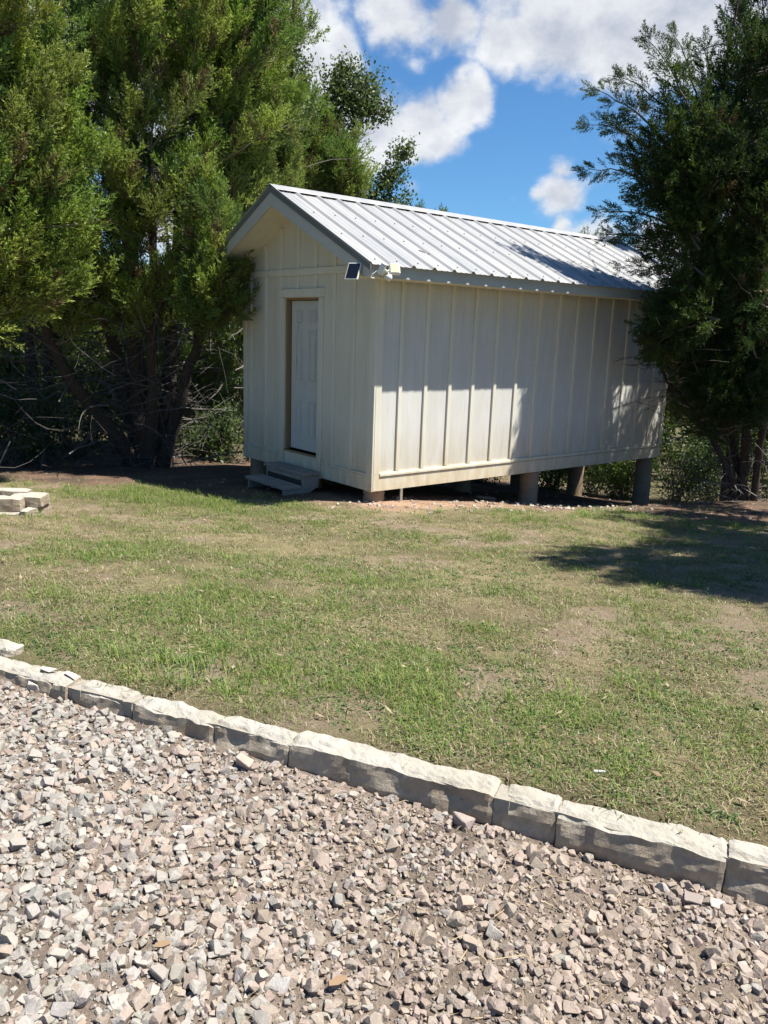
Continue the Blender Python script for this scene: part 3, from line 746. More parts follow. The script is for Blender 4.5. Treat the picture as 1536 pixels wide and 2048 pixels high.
def onground(px, py):
    d = ray(px, py); t = .5
    while t < 60:
        X = CP + d * t
        if X[2] < float(terr(X[0], X[1])): return X
        t += .01
    return X

# ------------------------------------------------------------------ stone pile at the left edge of the lawn
pl = [  # px,py of centre, D, size xyz half, rot z, label
    ((22, 1018), (.30, .085, .05), .02, 'pale long block at the bottom of the stacked stones by the left frame edge'),
    ((60, 1008), (.14, .10, .055), .5, 'grey block at the right end of the stacked stones, standing in the grass'),
]
def slab(name, c, size, rz, seed, label, rx=0):
    size = (size[0] * PS, size[1] * PS, size[2] * PS * 1.3)
    bm = bmesh.new(); bmesh.ops.create_cube(bm, size=2); bmesh.ops.subdivide_edges(bm, edges=bm.edges[:], cuts=5, use_grid_fill=True)
    for v in bm.verts:
        q = v.co.copy(); v.co = Vector((q.x * size[0], q.y * size[1], q.z * size[2]))
        n_ = mn.fractal(Vector((v.co.x * 8 + seed * 3, v.co.y * 8, v.co.z * 8)), 1, 2, 4)
        v.co += q.normalized() * .012 * n_ - Vector((q.x * .006, q.y * .006, q.z * .004)) * (abs(q.x) > .99) * (abs(q.y) > .99)
    me = bpy.data.meshes.new(name); bm.to_mesh(me); bm.free()
    o = bpy.data.objects.new(name, me); COL.objects.link(o); me.materials.append(MATS['limestone']); o.location = c; o.rotation_euler = (rx, 0, rz)
    return tag(o, label, 'stone', 'stones stacked at the left edge of the lawn')
pz = -.09; PR = math.atan2(CR[1], CR[0])
pb = onground(-22, 1026)[:2]; PS = .82
ux = CR[:2] / np.linalg.norm(CR[:2]); uy = CF[:2] / np.linalg.norm(CF[:2])
def pp(a, b, z): q = pb + ux * a * PS + uy * b * PS; return (q[0], q[1], pz + z * PS * 1.3)
slab('stone_block', pp(.0, .0, .06), (.37, .10, .065), PR, 1, 'pale long block forming the bottom front of the stone stack at left')
slab('stone_block', pp(.46, .20, .075), (.055, .26, .075), PR - .15, 2, 'grey upright block forming the right end of the stone stack at left')
slab('stone_block', pp(.10, .12, .185), (.26, .10, .058), PR + .05, 3, 'dark-pitted block with a pale cut end on the front of the stone stack')
slab('stone_block', pp(.36, .30, .205), (.20, .13, .045), PR - .05, 4, 'smooth pale slab lying flat on top right of the stone stack', .05)
slab('stone_block', pp(.02, .42, .20), (.30, .10, .07), PR + .03, 5, 'shaded blue-grey block at the back of the stone stack')
# slab under the shed, pale stone on the lawn
o = rock_obj('flat_rock', (-.35, 2.35, float(terr(-.35, 2.35)) + .03), (.20, .12, .07), (0, .05, .9), (.34, .29, .23), 21)
tag(o, 'flat tan rock lying on the dirt below the shed floor', 'rock')
X = onground(1200, 1551)
tag(rock_obj('white_pebble', (X[0], X[1], X[2] + .014), (.030, .018, .016), (0, 0, .7), (.66, .66, .64), 31), 'white pebble on the lawn above the kerb at right', 'pebble')

# ------------------------------------------------------------------ gravel
HULLS8 = [hull_rock(8, (1, random.uniform(.6, .9), random.uniform(.5, .8)), 500 + i) for i in range(32)]
HULLS24 = [hull_rock(24, (1, random.uniform(.62, .9), random.uniform(.5, .8)), 700 + i) for i in range(48)]
HULLS = [hull_rock(16, (1, random.uniform(.6, .9), random.uniform(.55, .85)), 100 + i) for i in range(48)]
def rotmats(n):
    q = rng.normal(size=(n, 4)); q /= np.linalg.norm(q, axis=1)[:, None]
    w_, x, y, z = q.T
    return np.stack([np.stack([1 - 2 * (y * y + z * z), 2 * (x * y - z * w_), 2 * (x * z + y * w_)], -1), np.stack([2 * (x * y + z * w_), 1 - 2 * (x * x + z * z), 2 * (y * z - x * w_)], -1), np.stack([2 * (x * z - y * w_), 2 * (y * z + x * w_), 1 - 2 * (x * x + y * y)], -1)], 1)
def scatter_rocks(tm, X, Y, R, lift, tint, HULLS=None):
    HULLS = HULLS or HULLS24
    n = len(X); Z = terr(X, Y) + lift; M = rotmats(n)
    M[:, 2, :] *= .86                                         # lie flatter
    which = rng.integers(0, len(HULLS), n)
    for h, (V, F) in enumerate(HULLS):
        k = np.where(which == h)[0]
        if not len(k): continue
        W_ = np.einsum('nij,vj->nvi', M[k], V) * R[k][:, None, None] + np.stack([X[k], Y[k], Z[k]], -1)[:, None, :]
        f = F[None] + (np.arange(len(k)) * len(V))[:, None, None]
        tm.add(W_.reshape(-1, 3), f.reshape(-1, 3), np.repeat(tint[k], len(V), 0))
def sample_gravel(n, smin, smax, dmin, dmax):
    s = rng.uniform(smin, smax, n); d = rng.uniform(dmin, dmax, n)
    return KA[0] + KU[0] * s + KN[0] * d, KA[1] + KU[1] * s + KN[1] * d, s, d
def rock_tint(X, Y, n):
    lb = np.clip(.22 - .42 * ((X - 6.0) * .62 + (Y + 4.4) * .78), 0.06, .8)      # paler stones toward the left front
    lb = np.clip(lb + .5 * (fbm(X, Y, 1.1, 2, 4.) - .5), .04, .8)
    pale = rng.random(n) < lb
    a = np.array((.375, .305, .25)) * rng.uniform(.8, 1.12, (n, 1)) + rng.normal(0, .005, (n, 3))
    g = np.array((.365, .335, .295)) * rng.uniform(.8, 1.2, (n, 1)) + rng.normal(0, .005, (n, 3))
    return np.clip(np.where(pale[:, None], g, a), .05, .75)
gt = TM()
for n, r0, r1, dens_th in ((25000, .006, .013, .0), (21000, .012, .021, .30), (6000, .020, .033, .35)):
    X, Y, s, d = sample_gravel(n, -.7, 4.4, .012, 3.0)
    if r0 > .015:
        keep = fbm(X, Y, 1.4, 3, 77.) + rng.uniform(-.22, .22, n) > .40
    else: keep = rng.random(n) < .85
    D = np.hypot(X - CP[0], Y - CP[1]); keep &= (d > r0 * .8)
    X, Y = X[keep], Y[keep]; n = len(X)
    R = rng.uniform(r0, r1, n) 
    scatter_rocks(gt, X, Y, R, R * rng.uniform(.05, .55, n) if r0 < .025 else R * rng.uniform(.2, .5, n), rock_tint(X, Y, n), HULLS8 if r0 < .01 else HULLS24)
X, Y, s, d = sample_gravel(5200, -3.2, -.7, .02, 3.0); R = rng.uniform(.014, .034, 5200); scatter_rocks(gt, X, Y, R, R * .4, rock_tint(X, Y, 5200), HULLS8)
tag(gt.build('gravel', 'rock'), 'crushed pale and pinkish grey gravel in front of the kerb', kind='stuff')
pg = TM(); n = 24000
X, Y, s, d = sample_gravel(n, -.7, 4.4, .0, 2.8); R = rng.uniform(.003, .008, n)
T4 = np.array([(1, 0, -.7), (-1, 0, -.7), (0, 1, .7), (0, -1, .7)]); F4 = np.array([(0, 2, 1), (0, 1, 3), (0, 3, 2), (1, 2, 3)])
M = rotmats(n); Wv = np.einsum('nij,vj->nvi', M, T4) * R[:, None, None] + np.stack([X, Y, terr(X, Y) + .002], -1)[:, None]
pg.add(Wv.reshape(-1, 3), (F4[None] + (np.arange(n) * 4)[:, None, None]).reshape(-1, 3), np.repeat(rock_tint(X, Y, n) * .95, 4, 0))
tag(pg.build('grit', 'rock'), 'fine grit between the gravel stones', kind='stuff')
for (px, py, sz, colr, rot, sd, lab) in (
    (556, 1966, (.050, .056, .030), (.43, .41, .38), (.5, .1, .3), 201, 'broad flat grey stone in the gravel near the bottom of the picture'),
    (925, 1645, (.050, .040, .062), (.40, .33, .29), (.2, .1, .2), 202, 'peaked pinkish stone leaning upright close to the kerb'),
    (488, 1528, (.055, .045, .060), (.46, .38, .31), (.2, .6, .8), 203, 'tan blocky stone sitting against the kerb left of the middle'),
    (66, 1378, (.035, .02, .06), (.58, .53, .47), (.1, .2, .8), 204, 'pointed pale stone standing against the kerb at far left'),
    (1385, 1800, (.042, .035, .035), (.30, .25, .22), (.3, .2, .8), 205, 'dark brown rounded stone beside the kerb at right'),
    (1440, 1812, (.060, .035, .030), (.52, .46, .39), (.2, .2, .8), 206, 'largest cream stone by the kerb at the right edge')):
    X = onground(px, py + 8)
    tag(rock_obj('rock', (X[0], X[1], X[2] + sz[2] * .45), sz, rot, colr, sd), lab, 'rock')
for (px, py, sz, rz, lab) in ((326, 1908, (.022, .0035, .009), 1.2, 'orange wood chip lying in the gravel at lower left'), (675, 1982, (.028, .004, .011), 1.35, 'tan wood chip lying in the gravel right of the broad flat stone')):
    X = onground(px, py)
    o = PM().prism_xz([(-1, -.7), (-.1, -1), (.9, -.35), (1, .5), (.2, 1), (-.9, .4)], -1, 1).build('wood_chip', 'bark_chip', None)
    o.scale = (sz[0], sz[1], sz[2]); o.location = (X[0], X[1], X[2] + .032); o.rotation_euler = (math.radians(-60), .1, rz)
    tag(o, lab, 'wood chip')

# ------------------------------------------------------------------ grass
def in_view(X, Y, m=.12):
    dx = X - CP[0]; dy = Y - CP[1]; f = dx * uy[0] + dy * uy[1]; r = dx * ux[0] + dy * ux[1]
    return (f > .5) & (np.abs(r) < f * (.50 + m) + .6)
def blades(tm, X, Y, h, wd, ang, lean, colr, segs=3, flat=False):
    n = len(X); Z = np.zeros(n) if flat else terr(X, Y) - .004
    dx = np.cos(ang); dy = np.sin(ang); sx = -dy; sy = dx
    B = np.stack([X, Y, Z], -1); D = np.stack([dx, dy, np.zeros(n)], -1); Sd = np.stack([sx, sy, np.zeros(n)], -1)
    up_ = np.array((0, 0, 1.0))
    sl = np.sin(lean)[:, None]; cl = np.cos(lean)[:, None]; H = h[:, None]; w2 = (wd / 2)[:, None]
    tip = B + D * sl * H * 1.15 + up_ * cl * H * .85
    if segs == 1:
        V = np.stack([B - Sd * w2, B + Sd * w2, tip], 1); F = np.array([(0, 1, 2)]); C = np.repeat(colr, 3, 0)
    else:
        mid = B + D * sl * H * .42 + up_ * cl * H * .60 + up_ * sl * H * .10
        V = np.stack([B - Sd * w2, B + Sd * w2, mid - Sd * w2 * .8, mid + Sd * w2 * .8, tip], 1); F = np.array([(0, 1, 3), (0, 3, 2), (2, 3, 4)])
        C = np.repeat(colr, 5, 0)
    k = V.shape[1]
    tm.add(V.reshape(-1, 3), (F[None] + (np.arange(n) * k)[:, None, None]).reshape(-1, 3), C)
GREENS = np.array([(.155, .235, .05), (.19, .265, .065), (.235, .29, .08), (.115, .205, .06), (.275, .30, .09)])
STRAWS = np.array([(.40, .33, .20), (.32, .26, .15), (.27, .21, .125), (.48, .41, .28), (.22, .19, .10)])
def tuft_variant(seed, nb, gfrac, rad=.075, hs=1.0):
    global rng
    keep_ = rng; rng = np.random.default_rng(seed); tm = TM()
    X = rng.normal(0, rad * .55, nb); Y = rng.normal(0, rad * .55, nb); isg = rng.random(nb) < gfrac
    C = np.where(isg[:, None], GREENS[rng.integers(0, 5, nb)], STRAWS[rng.integers(0, 5, nb)]) * rng.uniform(.7, 1.3, (nb, 1))
    h = rng.gamma(5, .0056, nb) * hs; lean = np.where(isg, rng.uniform(.3, 1.35, nb), rng.uniform(.8, 1.52, nb))
    blades(tm, X, Y, h, rng.uniform(.0022, .0042, nb), rng.uniform(0, 6.28, nb), lean, C, 3, flat=True)
    rng = keep_; return np.concatenate(tm.v), np.concatenate(tm.f), np.concatenate(tm.c)
TV = [tuft_variant(300 + i, 44, g, hs=h_) for i, (g, h_) in enumerate(((.12, .8), (.25, .85), (.42, .9), (.6, 1.0), (.75, 1.1), (.88, 1.25), (.95, 1.5)))]
N = 74000
rr = 1.5 + 13.5 * rng.random(N); th = rng.uniform(-.62, .62, N); fa = math.atan2(uy[1], uy[0])
X = CP[0] + rr * np.cos(fa + th); Y = CP[1] + rr * np.sin(fa + th)
s, d = kerb_sd(X, Y); cov, gr, bare = grass_fields(X, Y)
inshed = (X > -WX - .0) & (X < -.1) & (Y > .0) & (Y < LY)
tuft = fbm(X, Y, 7., 2, 13.)
p = cov * (1 - .65 * bare) * (.22 + .78 * sstep(.34, .62, tuft)) * (.6 + .4 * gr)
keep = (d < -.165) & (rng.random(N) < p * .8) & ~inshed
X, Y, gr, rr = X[keep], Y[keep], gr[keep], rr[keep]; n = len(X)
pick = np.clip(np.round(gr * 5.8 + rng.normal(0, 1.2, n) + .15), 0, 6).astype(int)
pick = len(TV) - 1 - pick if False else pick
gl = scatter('lawn_grass', TV, np.stack([X, Y, terr(X, Y) - .003], -1), np.stack([rng.normal(0, .06, n), rng.normal(0, .06, n), rng.uniform(0, 6.28, n)], -1), rng.uniform(.75, 1.25, n), rng.uniform(.8, 1.15, (n, 1)) * np.array((1, 1, 1)), pick, 'turf')
tag(gl, 'short patchy green and straw coloured lawn grass', kind='stuff')
gm = TM()
# long green tufts
tx, ty = [], []
for _ in range(230):
    px, py = random.choice(((random.uniform(200, 560), random.uniform(985, 1030)), (random.uniform(180, 520), random.uniform(1290, 1400)), (random.uniform(100, 1500), random.uniform(1040, 1560)), (random.uniform(850, 1300), random.uniform(1020, 1050)), (random.uniform(0, 420), random.uniform(955, 1040)), (random.uniform(1250, 1536), random.uniform(1010, 1090))))
    X = onground(px, py); s_, d_ = kerb_sd(X[0], X[1])
    if d_ > -.2: continue
    k = random.randint(10, 26); tx += list(rng.normal(X[0], .03, k)); ty += list(rng.normal(X[1], .03, k))
tx = np.array(tx); ty = np.array(ty); n = len(tx)
blades(gm, tx, ty, rng.uniform(.04, .11, n), rng.uniform(.003, .005, n), rng.uniform(0, 6.28, n), rng.uniform(.2, 1.0, n), GREENS[rng.integers(0, 5, n)] * rng.uniform(.9, 1.4, (n, 1)))
tag(gm.build('tall_grass', 'grass_blades'), 'longer green grass tufts standing up from the lawn', kind='stuff')
# small broad-leaved weeds in the lawn
wm = TM(); n0 = 1500
X = np.zeros(0); Y = np.zeros(0)
rr = rng.uniform(2.0, 8.5, n0 * 4); th = rng.uniform(-.6, .6, n0 * 4); xx = CP[0] + rr * np.cos(fa + th); yy = CP[1] + rr * np.sin(fa + th)
s, d = kerb_sd(xx, yy); cv, g_, b_ = grass_fields(xx, yy); k = (d < -.2) & (cv > .6) & (fbm(xx, yy, 1.1, 3, 91.) > .52); xx, yy = xx[k], yy[k]
m_ = 9; cx = np.repeat(xx, m_) + rng.normal(0, .022, len(xx) * m_); cy = np.repeat(yy, m_) + rng.normal(0, .022, len(xx) * m_)
n = len(cx); blades(wm, cx, cy, rng.uniform(.012, .03, n), rng.uniform(.008, .014, n), rng.uniform(0, 6.28, n), rng.uniform(.5, 1.4, n), np.array((.085, .14, .045)) * rng.uniform(.7, 1.5, (n, 1)))
tag(wm.build('lawn_weeds', 'grass_blades'), 'small broad-leaved weeds scattered in the lawn', kind='stuff')
fm = TM(); n = 420
rr = rng.uniform(2.6, 8.5, n); th = rng.uniform(-.6, .6, n); X = CP[0] + rr * np.cos(fa + th); Y = CP[1] + rr * np.sin(fa + th)
s, d = kerb_sd(X, Y); k = (d < -.2) & (lawn_sd(X, Y) > 0); X, Y = X[k], Y[k]; n = len(X)
P = np.stack([X, Y, terr(X, Y) + .022], -1); a = rng.uniform(0, 6.28, n); D = np.stack([np.cos(a), np.sin(a), rng.normal(0, .25, n)], -1) * rng.uniform(.012, .03, (n, 1)); Sd = np.stack([-np.sin(a), np.cos(a), rng.normal(0, .25, n)], -1) * rng.uniform(.005, .011, (n, 1))
fm.add(np.stack([P - D, P + Sd, P + D, P - Sd], 1).reshape(-1, 3), (np.array([(0, 1, 2), (0, 2, 3)])[None] + (np.arange(n) * 4)[:, None, None]).reshape(-1, 3), np.repeat(np.array([(.42, .33, .22), (.30, .20, .11), (.34, .28, .18), (.24, .17, .10)])[rng.integers(0, 4, n)], 4, 0))
tag(fm.build('fallen_leaves', 'grass_blades'), 'dry fallen leaves lying in the lawn', kind='stuff')
# straw on the gravel
sm_ = TM(); n = 2600
X, Y, s, d = sample_gravel(n, -.6, 4.2, .03, 2.8); k = fbm(X, Y, 1.4, 3, 77.) + rng.uniform(-.1, .1, n) < .52; X, Y = X[k], Y[k]; n = len(X)
a = rng.uniform(0, 6.28, n); L = rng.uniform(.03, .11, n); Z = terr(X, Y) + rng.uniform(.008, .026, n)
B = np.stack([X, Y, Z], -1); D = np.stack([np.cos(a), np.sin(a), rng.normal(0, .12, n)], -1) * L[:, None]; bend = rng.normal(0, .12, (n, 3)) * L[:, None]
Sx = np.stack([-np.sin(a), np.cos(a), np.full(n, .4)], -1) * .0011
V = np.stack([B - Sx, B + Sx, B + D * .5 + bend - Sx, B + D * .5 + bend + Sx, B + D], 1)
sm_.add(V.reshape(-1, 3), (np.array([(0, 1, 3), (0, 3, 2), (2, 3, 4)])[None] + (np.arange(n) * 5)[:, None, None]).reshape(-1, 3), np.repeat(np.array((.50, .39, .24)) * rng.uniform(.5, 1.2, (n, 1)), 5, 0))
tag(sm_.build('dry_straw', 'grass_blades'), 'dry straw and needles strewn between the gravel stones', kind='stuff')
# litter in the shade: fallen leaves, bark bits and small rocks
lm = TM(); n = 70000
X = rng.uniform(-8, 6, n); Y = rng.uniform(-6, 9, n); sd = lawn_sd(X, Y); k = (sd < .25) & in_view(X, Y) & ~((X > -2.9) & (X < -.2) & (Y > .3) & (Y < 5.5)); X, Y = X[k], Y[k]; n = len(X)
blades(lm, X, Y, rng.uniform(.02, .07, n), rng.uniform(.006, .016, n), rng.uniform(0, 6.28, n), rng.uniform(1.1, 1.55, n), np.array([(.36, .22, .13), (.22, .14, .08), (.45, .36, .26), (.16, .12, .08)])[rng.integers(0, 4, n)] * rng.uniform(.7, 1.2, (n, 1)), 1)
tag(lm.build('leaf_litter', 'dead_twig'), 'reddish brown leaf litter under the junipers', kind='stuff')
rk = TM(); X = np.r_[rng.uniform(-.3, 1.5, 260), rng.uniform(-3, 5, 260)]; Y = np.r_[rng.uniform(-.4, 3.6, 260), rng.uniform(-3, 6.5, 260)]
k = (lawn_sd(X, Y) < .5); X, Y = X[k], Y[k]; n = len(X); R = rng.uniform(.01, .035, n)
scatter_rocks(rk, X, Y, R, R * .2, np.array((.46, .40, .33)) * rng.uniform(.7, 1.3, (n, 1)))
tag(rk.build('scattered_pebbles', 'rock'), 'small pale pebbles strewn on the dirt around the shed', kind='stuff')

# ------------------------------------------------------------------ vegetation
def unit(a): return a / np.maximum(np.linalg.norm(a, axis=-1, keepdims=True), 1e-9)
def plume_variant(seed, sprigs=17, k=11, ll=.034, lw=.0125, L=.40, spread=.5):
    r = np.random.default_rng(seed); V = []; C = []
    t = np.sort(r.random(sprigs) ** .85) * .8; ph = np.arange(sprigs) * 2.4 + r.normal(0, .4, sprigs)
    bend = np.array((r.normal(0, .10), r.normal(0, .10), 0)) * L
    axis = lambda u: np.array((0, 0, 1.0)) * u * L + bend * u * u
    sp = [(axis(0.1), axis(.95), 22, 1.0)]
    for a, p in zip(t, ph):
        d = np.array((math.cos(p) * .62, math.sin(p) * .62, .85)) + r.normal(0, .15, 3); d /= np.linalg.norm(d)
        l = L * spread * (1.05 - a) * r.uniform(.6, 1.1); b = axis(a); sp.append((b, b + d * l, k, r.uniform(.75, 1.25)))
    for b, e, kk, br in sp:
        q = np.cross(e - b, r.normal(size=3)); q = q / np.linalg.norm(q) * .0028
        V.append(np.array([b - q, b + q, b + (e - b) * .85])); C.append(np.array([(.95, .62, .85)] * 3) * .9)
        u = r.random(kk) ** .8; P0 = b + (e - b) * u[:, None]; d = e - b; d = d / np.linalg.norm(d)
        q = d + r.normal(0, .48, (kk, 3)); q /= np.linalg.norm(q, axis=1)[:, None]; sd = np.cross(q, r.normal(size=(kk, 3))); sd /= np.linalg.norm(sd, axis=1)[:, None]
        l = ll * r.uniform(.7, 1.3, (kk, 1)); w_ = lw * r.uniform(.7, 1.3, (kk, 1))
        V.append(np.stack([P0 - sd * w_ / 2, P0 + sd * w_ / 2, P0 + q * l], 1).reshape(-1, 3)); C.append(np.repeat(br * r.uniform(.8, 1.2, (kk, 1)) * np.ones((kk, 3)), 3, 0))
    V = np.concatenate(V); return V, np.arange(len(V)).reshape(-1, 3), np.concatenate(C)
PV = [plume_variant(900 + i) for i in range(6)]
PVC = [plume_variant(950 + i, 12, 8, .075, .030, .40, .6) for i in range(4)]         # coarser, for far trees
def leaves(tm, P, ll, lw, C, k=1, jit=.05):
    P = np.repeat(P, k, 0) + rng.normal(0, jit, (len(P) * k, 3)); n = len(P); C = np.repeat(C, k, 0) * rng.uniform(.7, 1.3, (n, 1))
    d = unit(rng.normal(size=(n, 3)) + np.array((0, 0, .2))); s = unit(np.cross(d, rng.normal(size=(n, 3))))
    l = (ll * rng.uniform(.7, 1.3, n))[:, None]; w_ = (lw * rng.uniform(.7, 1.3, n))[:, None]
    V = np.stack([P, P + d * l * .5 + s * w_ / 2, P + d * l, P + d * l * .5 - s * w_ / 2], 1).reshape(-1, 3)
    tm.add(V, (np.array([(0, 1, 2), (0, 2, 3)])[None] + (np.arange(n) * 4)[:, None, None]).reshape(-1, 3), np.repeat(C, 4, 0))
def tube_tm(tm, pts, rads, n=6, c=(.1, .08, .06)):
    pts = np.asarray(pts, float); m = len(pts)
    d = unit(np.gradient(pts, axis=0)); ref = np.array((0, 0, 1.0)) if abs(d[0, 2]) < .9 else np.array((1.0, 0, 0))
    a = unit(np.cross(d, ref)); b = np.cross(d, a); ph = np.arange(n) * 2 * math.pi / n
    V = pts[:, None] + (a[:, None] * np.cos(ph)[None, :, None] + b[:, None] * np.sin(ph)[None, :, None]) * np.asarray(rads)[:, None, None]
    i, k = np.meshgrid(np.arange(m - 1), np.arange(n), indexing='ij'); i = i.ravel(); k = k.ravel(); k2 = (k + 1) % n
    q = np.c_[i * n + k, i * n + k2, (i + 1) * n + k2, (i + 1) * n + k]
    tm.add(V.reshape(-1, 3), np.concatenate([q[:, [0, 1, 2]], q[:, [0, 2, 3]]]), c)
def smooth_line(pts, m=16, jit=.0):
    pts = np.asarray(pts, float); t = np.r_[0, np.cumsum(np.linalg.norm(np.diff(pts, axis=0), axis=1))]; t /= t[-1]
    u = np.linspace(0, 1, m); P = np.stack([np.interp(u, t, pts[:, k]) for k in range(3)], -1)
    for _ in range(2): P[1:-1] = (P[:-2] + 2 * P[1:-1] + P[2:]) / 4
    P[1:-1] += rng.normal(0, jit, (m - 2, 3)) if jit else 0
    return P
JG = np.array([(.21, .30, .062), (.26, .335, .08), (.17, .26, .07), (.31, .37, .09), (.24, .285, .085)])
def juniper(name, label, base, stems, blobs, nb, group=None, dens=26, k=24, L=(.28, .5), up_w=.9, tintm=(1, 1, 1), r0=.11, dead=0, ll=.055, lw=.013, brown=.06, shell=.45, twigs_low=None, toward=(.0, .0), coarse=False, arms=()):
    """stems: list of polylines (world); blobs: list of (centre, radii, weight) making up the crown"""
    root = empty(name, tuple(base), label=label, category='tree', group=group)
    tw = TM(); allp = []; allr = []
    for i, stt in enumerate(stems):
        ln_ = smooth_line(stt, 18, .012); rr_ = np.linspace(r0 * (1 if i == 0 else .8), r0 * .18, 18)
        t1 = TM(); tube_tm(t1, ln_, rr_ * (1 + .12 * rng.random(18)), 9); o = t1.build('trunk', 'bark', root, True)
        allp.append(ln_); allr.append(rr_)
    SP = np.concatenate(allp)
    wts = np.array([b[2] for b in blobs], float); wts /= wts.sum()
    PP, AA, LL, CC = [], [], [], []
    tint = np.array(tintm)
    for _ in range(nb):
        c_, r_, _w = blobs[rng.choice(len(blobs), p=wts)]
        v = unit(rng.normal(size=3)); e = np.asarray(c_) + v * np.asarray(r_) * rng.random() ** shell
        dd = np.linalg.norm(SP - e, axis=1) + np.where(SP[:, 2] > e[2] - .15, 1.5, 0); s_ = SP[np.argmin(dd)]
        ln0 = e - s_; Lb = np.linalg.norm(ln0)
        if Lb < .25: continue
        mid = s_ + ln0 * .5 + np.array((0, 0, -.10 * Lb)) + rng.normal(0, .06 * Lb, 3)
        line = smooth_line([s_, mid, e], 8, .012)
        tube_tm(tw, line, np.linspace(min(.028, .010 + .008 * Lb), .004, 8), 4, np.array((.26, .225, .19)) * rng.uniform(.6, 1.3))
        nP = max(6, int(dens * min(Lb, 1.8) * .95)); tt = 1 - rng.random(nP) ** 1.2 * min(.75, .9 / Lb)
        ii = tt * 7; i0 = np.minimum(ii.astype(int), 6); P = line[i0] + (line[i0 + 1] - line[i0]) * (ii - i0)[:, None]
        tdir = unit(line[i0 + 1] - line[i0]); side_ = rng.normal(size=(nP, 3))
        A = tdir * .65 + side_ * .42 + np.array((toward[0], toward[1], up_w))
        l_ = rng.uniform(L[0], L[1], nP)
        P = P + side_ * .05
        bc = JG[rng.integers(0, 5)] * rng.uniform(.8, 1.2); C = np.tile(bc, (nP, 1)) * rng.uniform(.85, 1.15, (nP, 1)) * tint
        br = rng.random(nP) < brown; C[br] = np.array((.17, .12, .07)) * rng.uniform(.7, 1.2)
        PP.append(P); AA.append(A); LL.append(l_); CC.append(C)
    for s_, e, wd_ in arms:                                # long feathery boughs
        s_ = np.asarray(s_); e = np.asarray(e); Lb = np.linalg.norm(e - s_)
        line = smooth_line([s_, s_ + (e - s_) * .4 + (0, 0, .10 * Lb), s_ + (e - s_) * .78 + (0, 0, .10 * Lb), e], 14, .01)
        tube_tm(tw, line, np.linspace(.022, .003, 14), 5, (.13, .11, .09))
        nP = int(46 * Lb); tt = 1 - rng.random(nP) ** 1.1 * .95; ii = tt * 13; i0 = np.minimum(ii.astype(int), 12)
        P = line[i0] + (line[i0 + 1] - line[i0]) * (ii - i0)[:, None]; tdir = unit(line[i0 + 1] - line[i0]); sd = rng.normal(size=(nP, 3)); sd = unit(sd - tdir * (sd * tdir).sum(1)[:, None])
        fall = (1.25 - tt)[:, None]
        AA.append(tdir * 1.0 + sd * (.5 + .6 * fall) + np.array((0, 0, .15))); LL.append((.10 + .24 * fall[:, 0] * wd_) * rng.uniform(.8, 1.25, nP)); PP.append(P + sd * fall * .10 * wd_)
        CC.append(np.tile(JG[rng.integers(0, 5)] * tint, (nP, 1)) * rng.uniform(.8, 1.2, (nP, 1)))
    PP = np.concatenate(PP); AA = np.concatenate(AA); LL = np.concatenate(LL); CC = np.concatenate(CC); n = len(PP)
    var = PVC if coarse else PV
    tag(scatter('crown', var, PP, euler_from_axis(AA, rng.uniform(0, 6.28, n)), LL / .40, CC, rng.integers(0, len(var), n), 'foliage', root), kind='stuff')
    # dead grey twigs; low ones darkened for shade under the crown
    for _ in range(dead):
        s_ = SP[rng.integers(0, len(SP))]
        if twigs_low and rng.random() < .5: 
            lo = SP[(SP[:, 2] < twigs_low)]; s_ = lo[rng.integers(0, len(lo))] if len(lo) else s_
        v = unit(rng.normal(size=3) * np.array((1, 1, .45))); l_ = rng.uniform(.4, 1.5)
        e = s_ + v * l_; m1 = s_ + v * l_ * .5 + rng.normal(0, .12 * l_, 3)
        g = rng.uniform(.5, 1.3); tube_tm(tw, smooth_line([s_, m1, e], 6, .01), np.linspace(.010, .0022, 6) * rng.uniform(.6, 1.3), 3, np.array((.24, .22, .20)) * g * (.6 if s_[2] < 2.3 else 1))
        for _k in range(2):
            q = smooth_line([s_, m1, e], 6)[rng.integers(2, 5)]; e2 = q + unit(v + rng.normal(0, .8, 3)) * l_ * .4
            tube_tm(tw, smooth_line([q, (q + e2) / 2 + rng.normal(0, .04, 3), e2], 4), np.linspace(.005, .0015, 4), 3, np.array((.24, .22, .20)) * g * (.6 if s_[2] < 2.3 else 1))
    tag(tw.build('branches', 'dead_twig', root), kind='stuff')
    return root
def gp(px, py, dz=-.05): X = onground(px, py); return np.array((X[0], X[1], X[2] + dz))
def rel(b, *pts): return [np.array(b) + np.array(q) for q in pts]

# J1 big multi-stemmed juniper left of the shed
b1 = gp(290, 932); D1 = math.hypot(b1[0] - CP[0], b1[1] - CP[1])
st1 = [[b1, at(285, 800, D1), at(262, 640, D1), at(265, 350, D1 - .2), at(250, 40, D1), at(245, -250, D1 + .1)],
       [b1 + np.array((.1, .12, 0)), at(338, 800, D1 - .1), at(343, 640, D1 - .3), at(360, 400, D1), at(375, 100, D1 + .2)],
       [b1 + np.array((.2, .2, 0)), at(352, 830, D1 - .3), at(395, 690, D1 - .6), at(425, 600, D1 - .9), at(440, 480, D1 - 1.1)],
       [b1 + np.array((-.1, -.15, 0)), at(225, 850, D1 - .2), at(160, 790, D1 - .4), at(105, 700, D1 - .5), at(70, 560, D1 - .6), at(60, 300, D1 - .6)],
       [b1 + np.array((-.05, -.05, 0)), at(262, 800, D1 + .3), at(205, 620, D1 + .4), at(165, 430, D1 + .4), at(120, 150, D1 + .5), at(110, -100, D1 + .5)],
       [b1 + np.array((.15, 0, 0)), at(312, 780, D1 - .5), at(300, 650, D1 - .7), at(310, 480, D1 - .8), at(300, 300, D1 - .8)]]
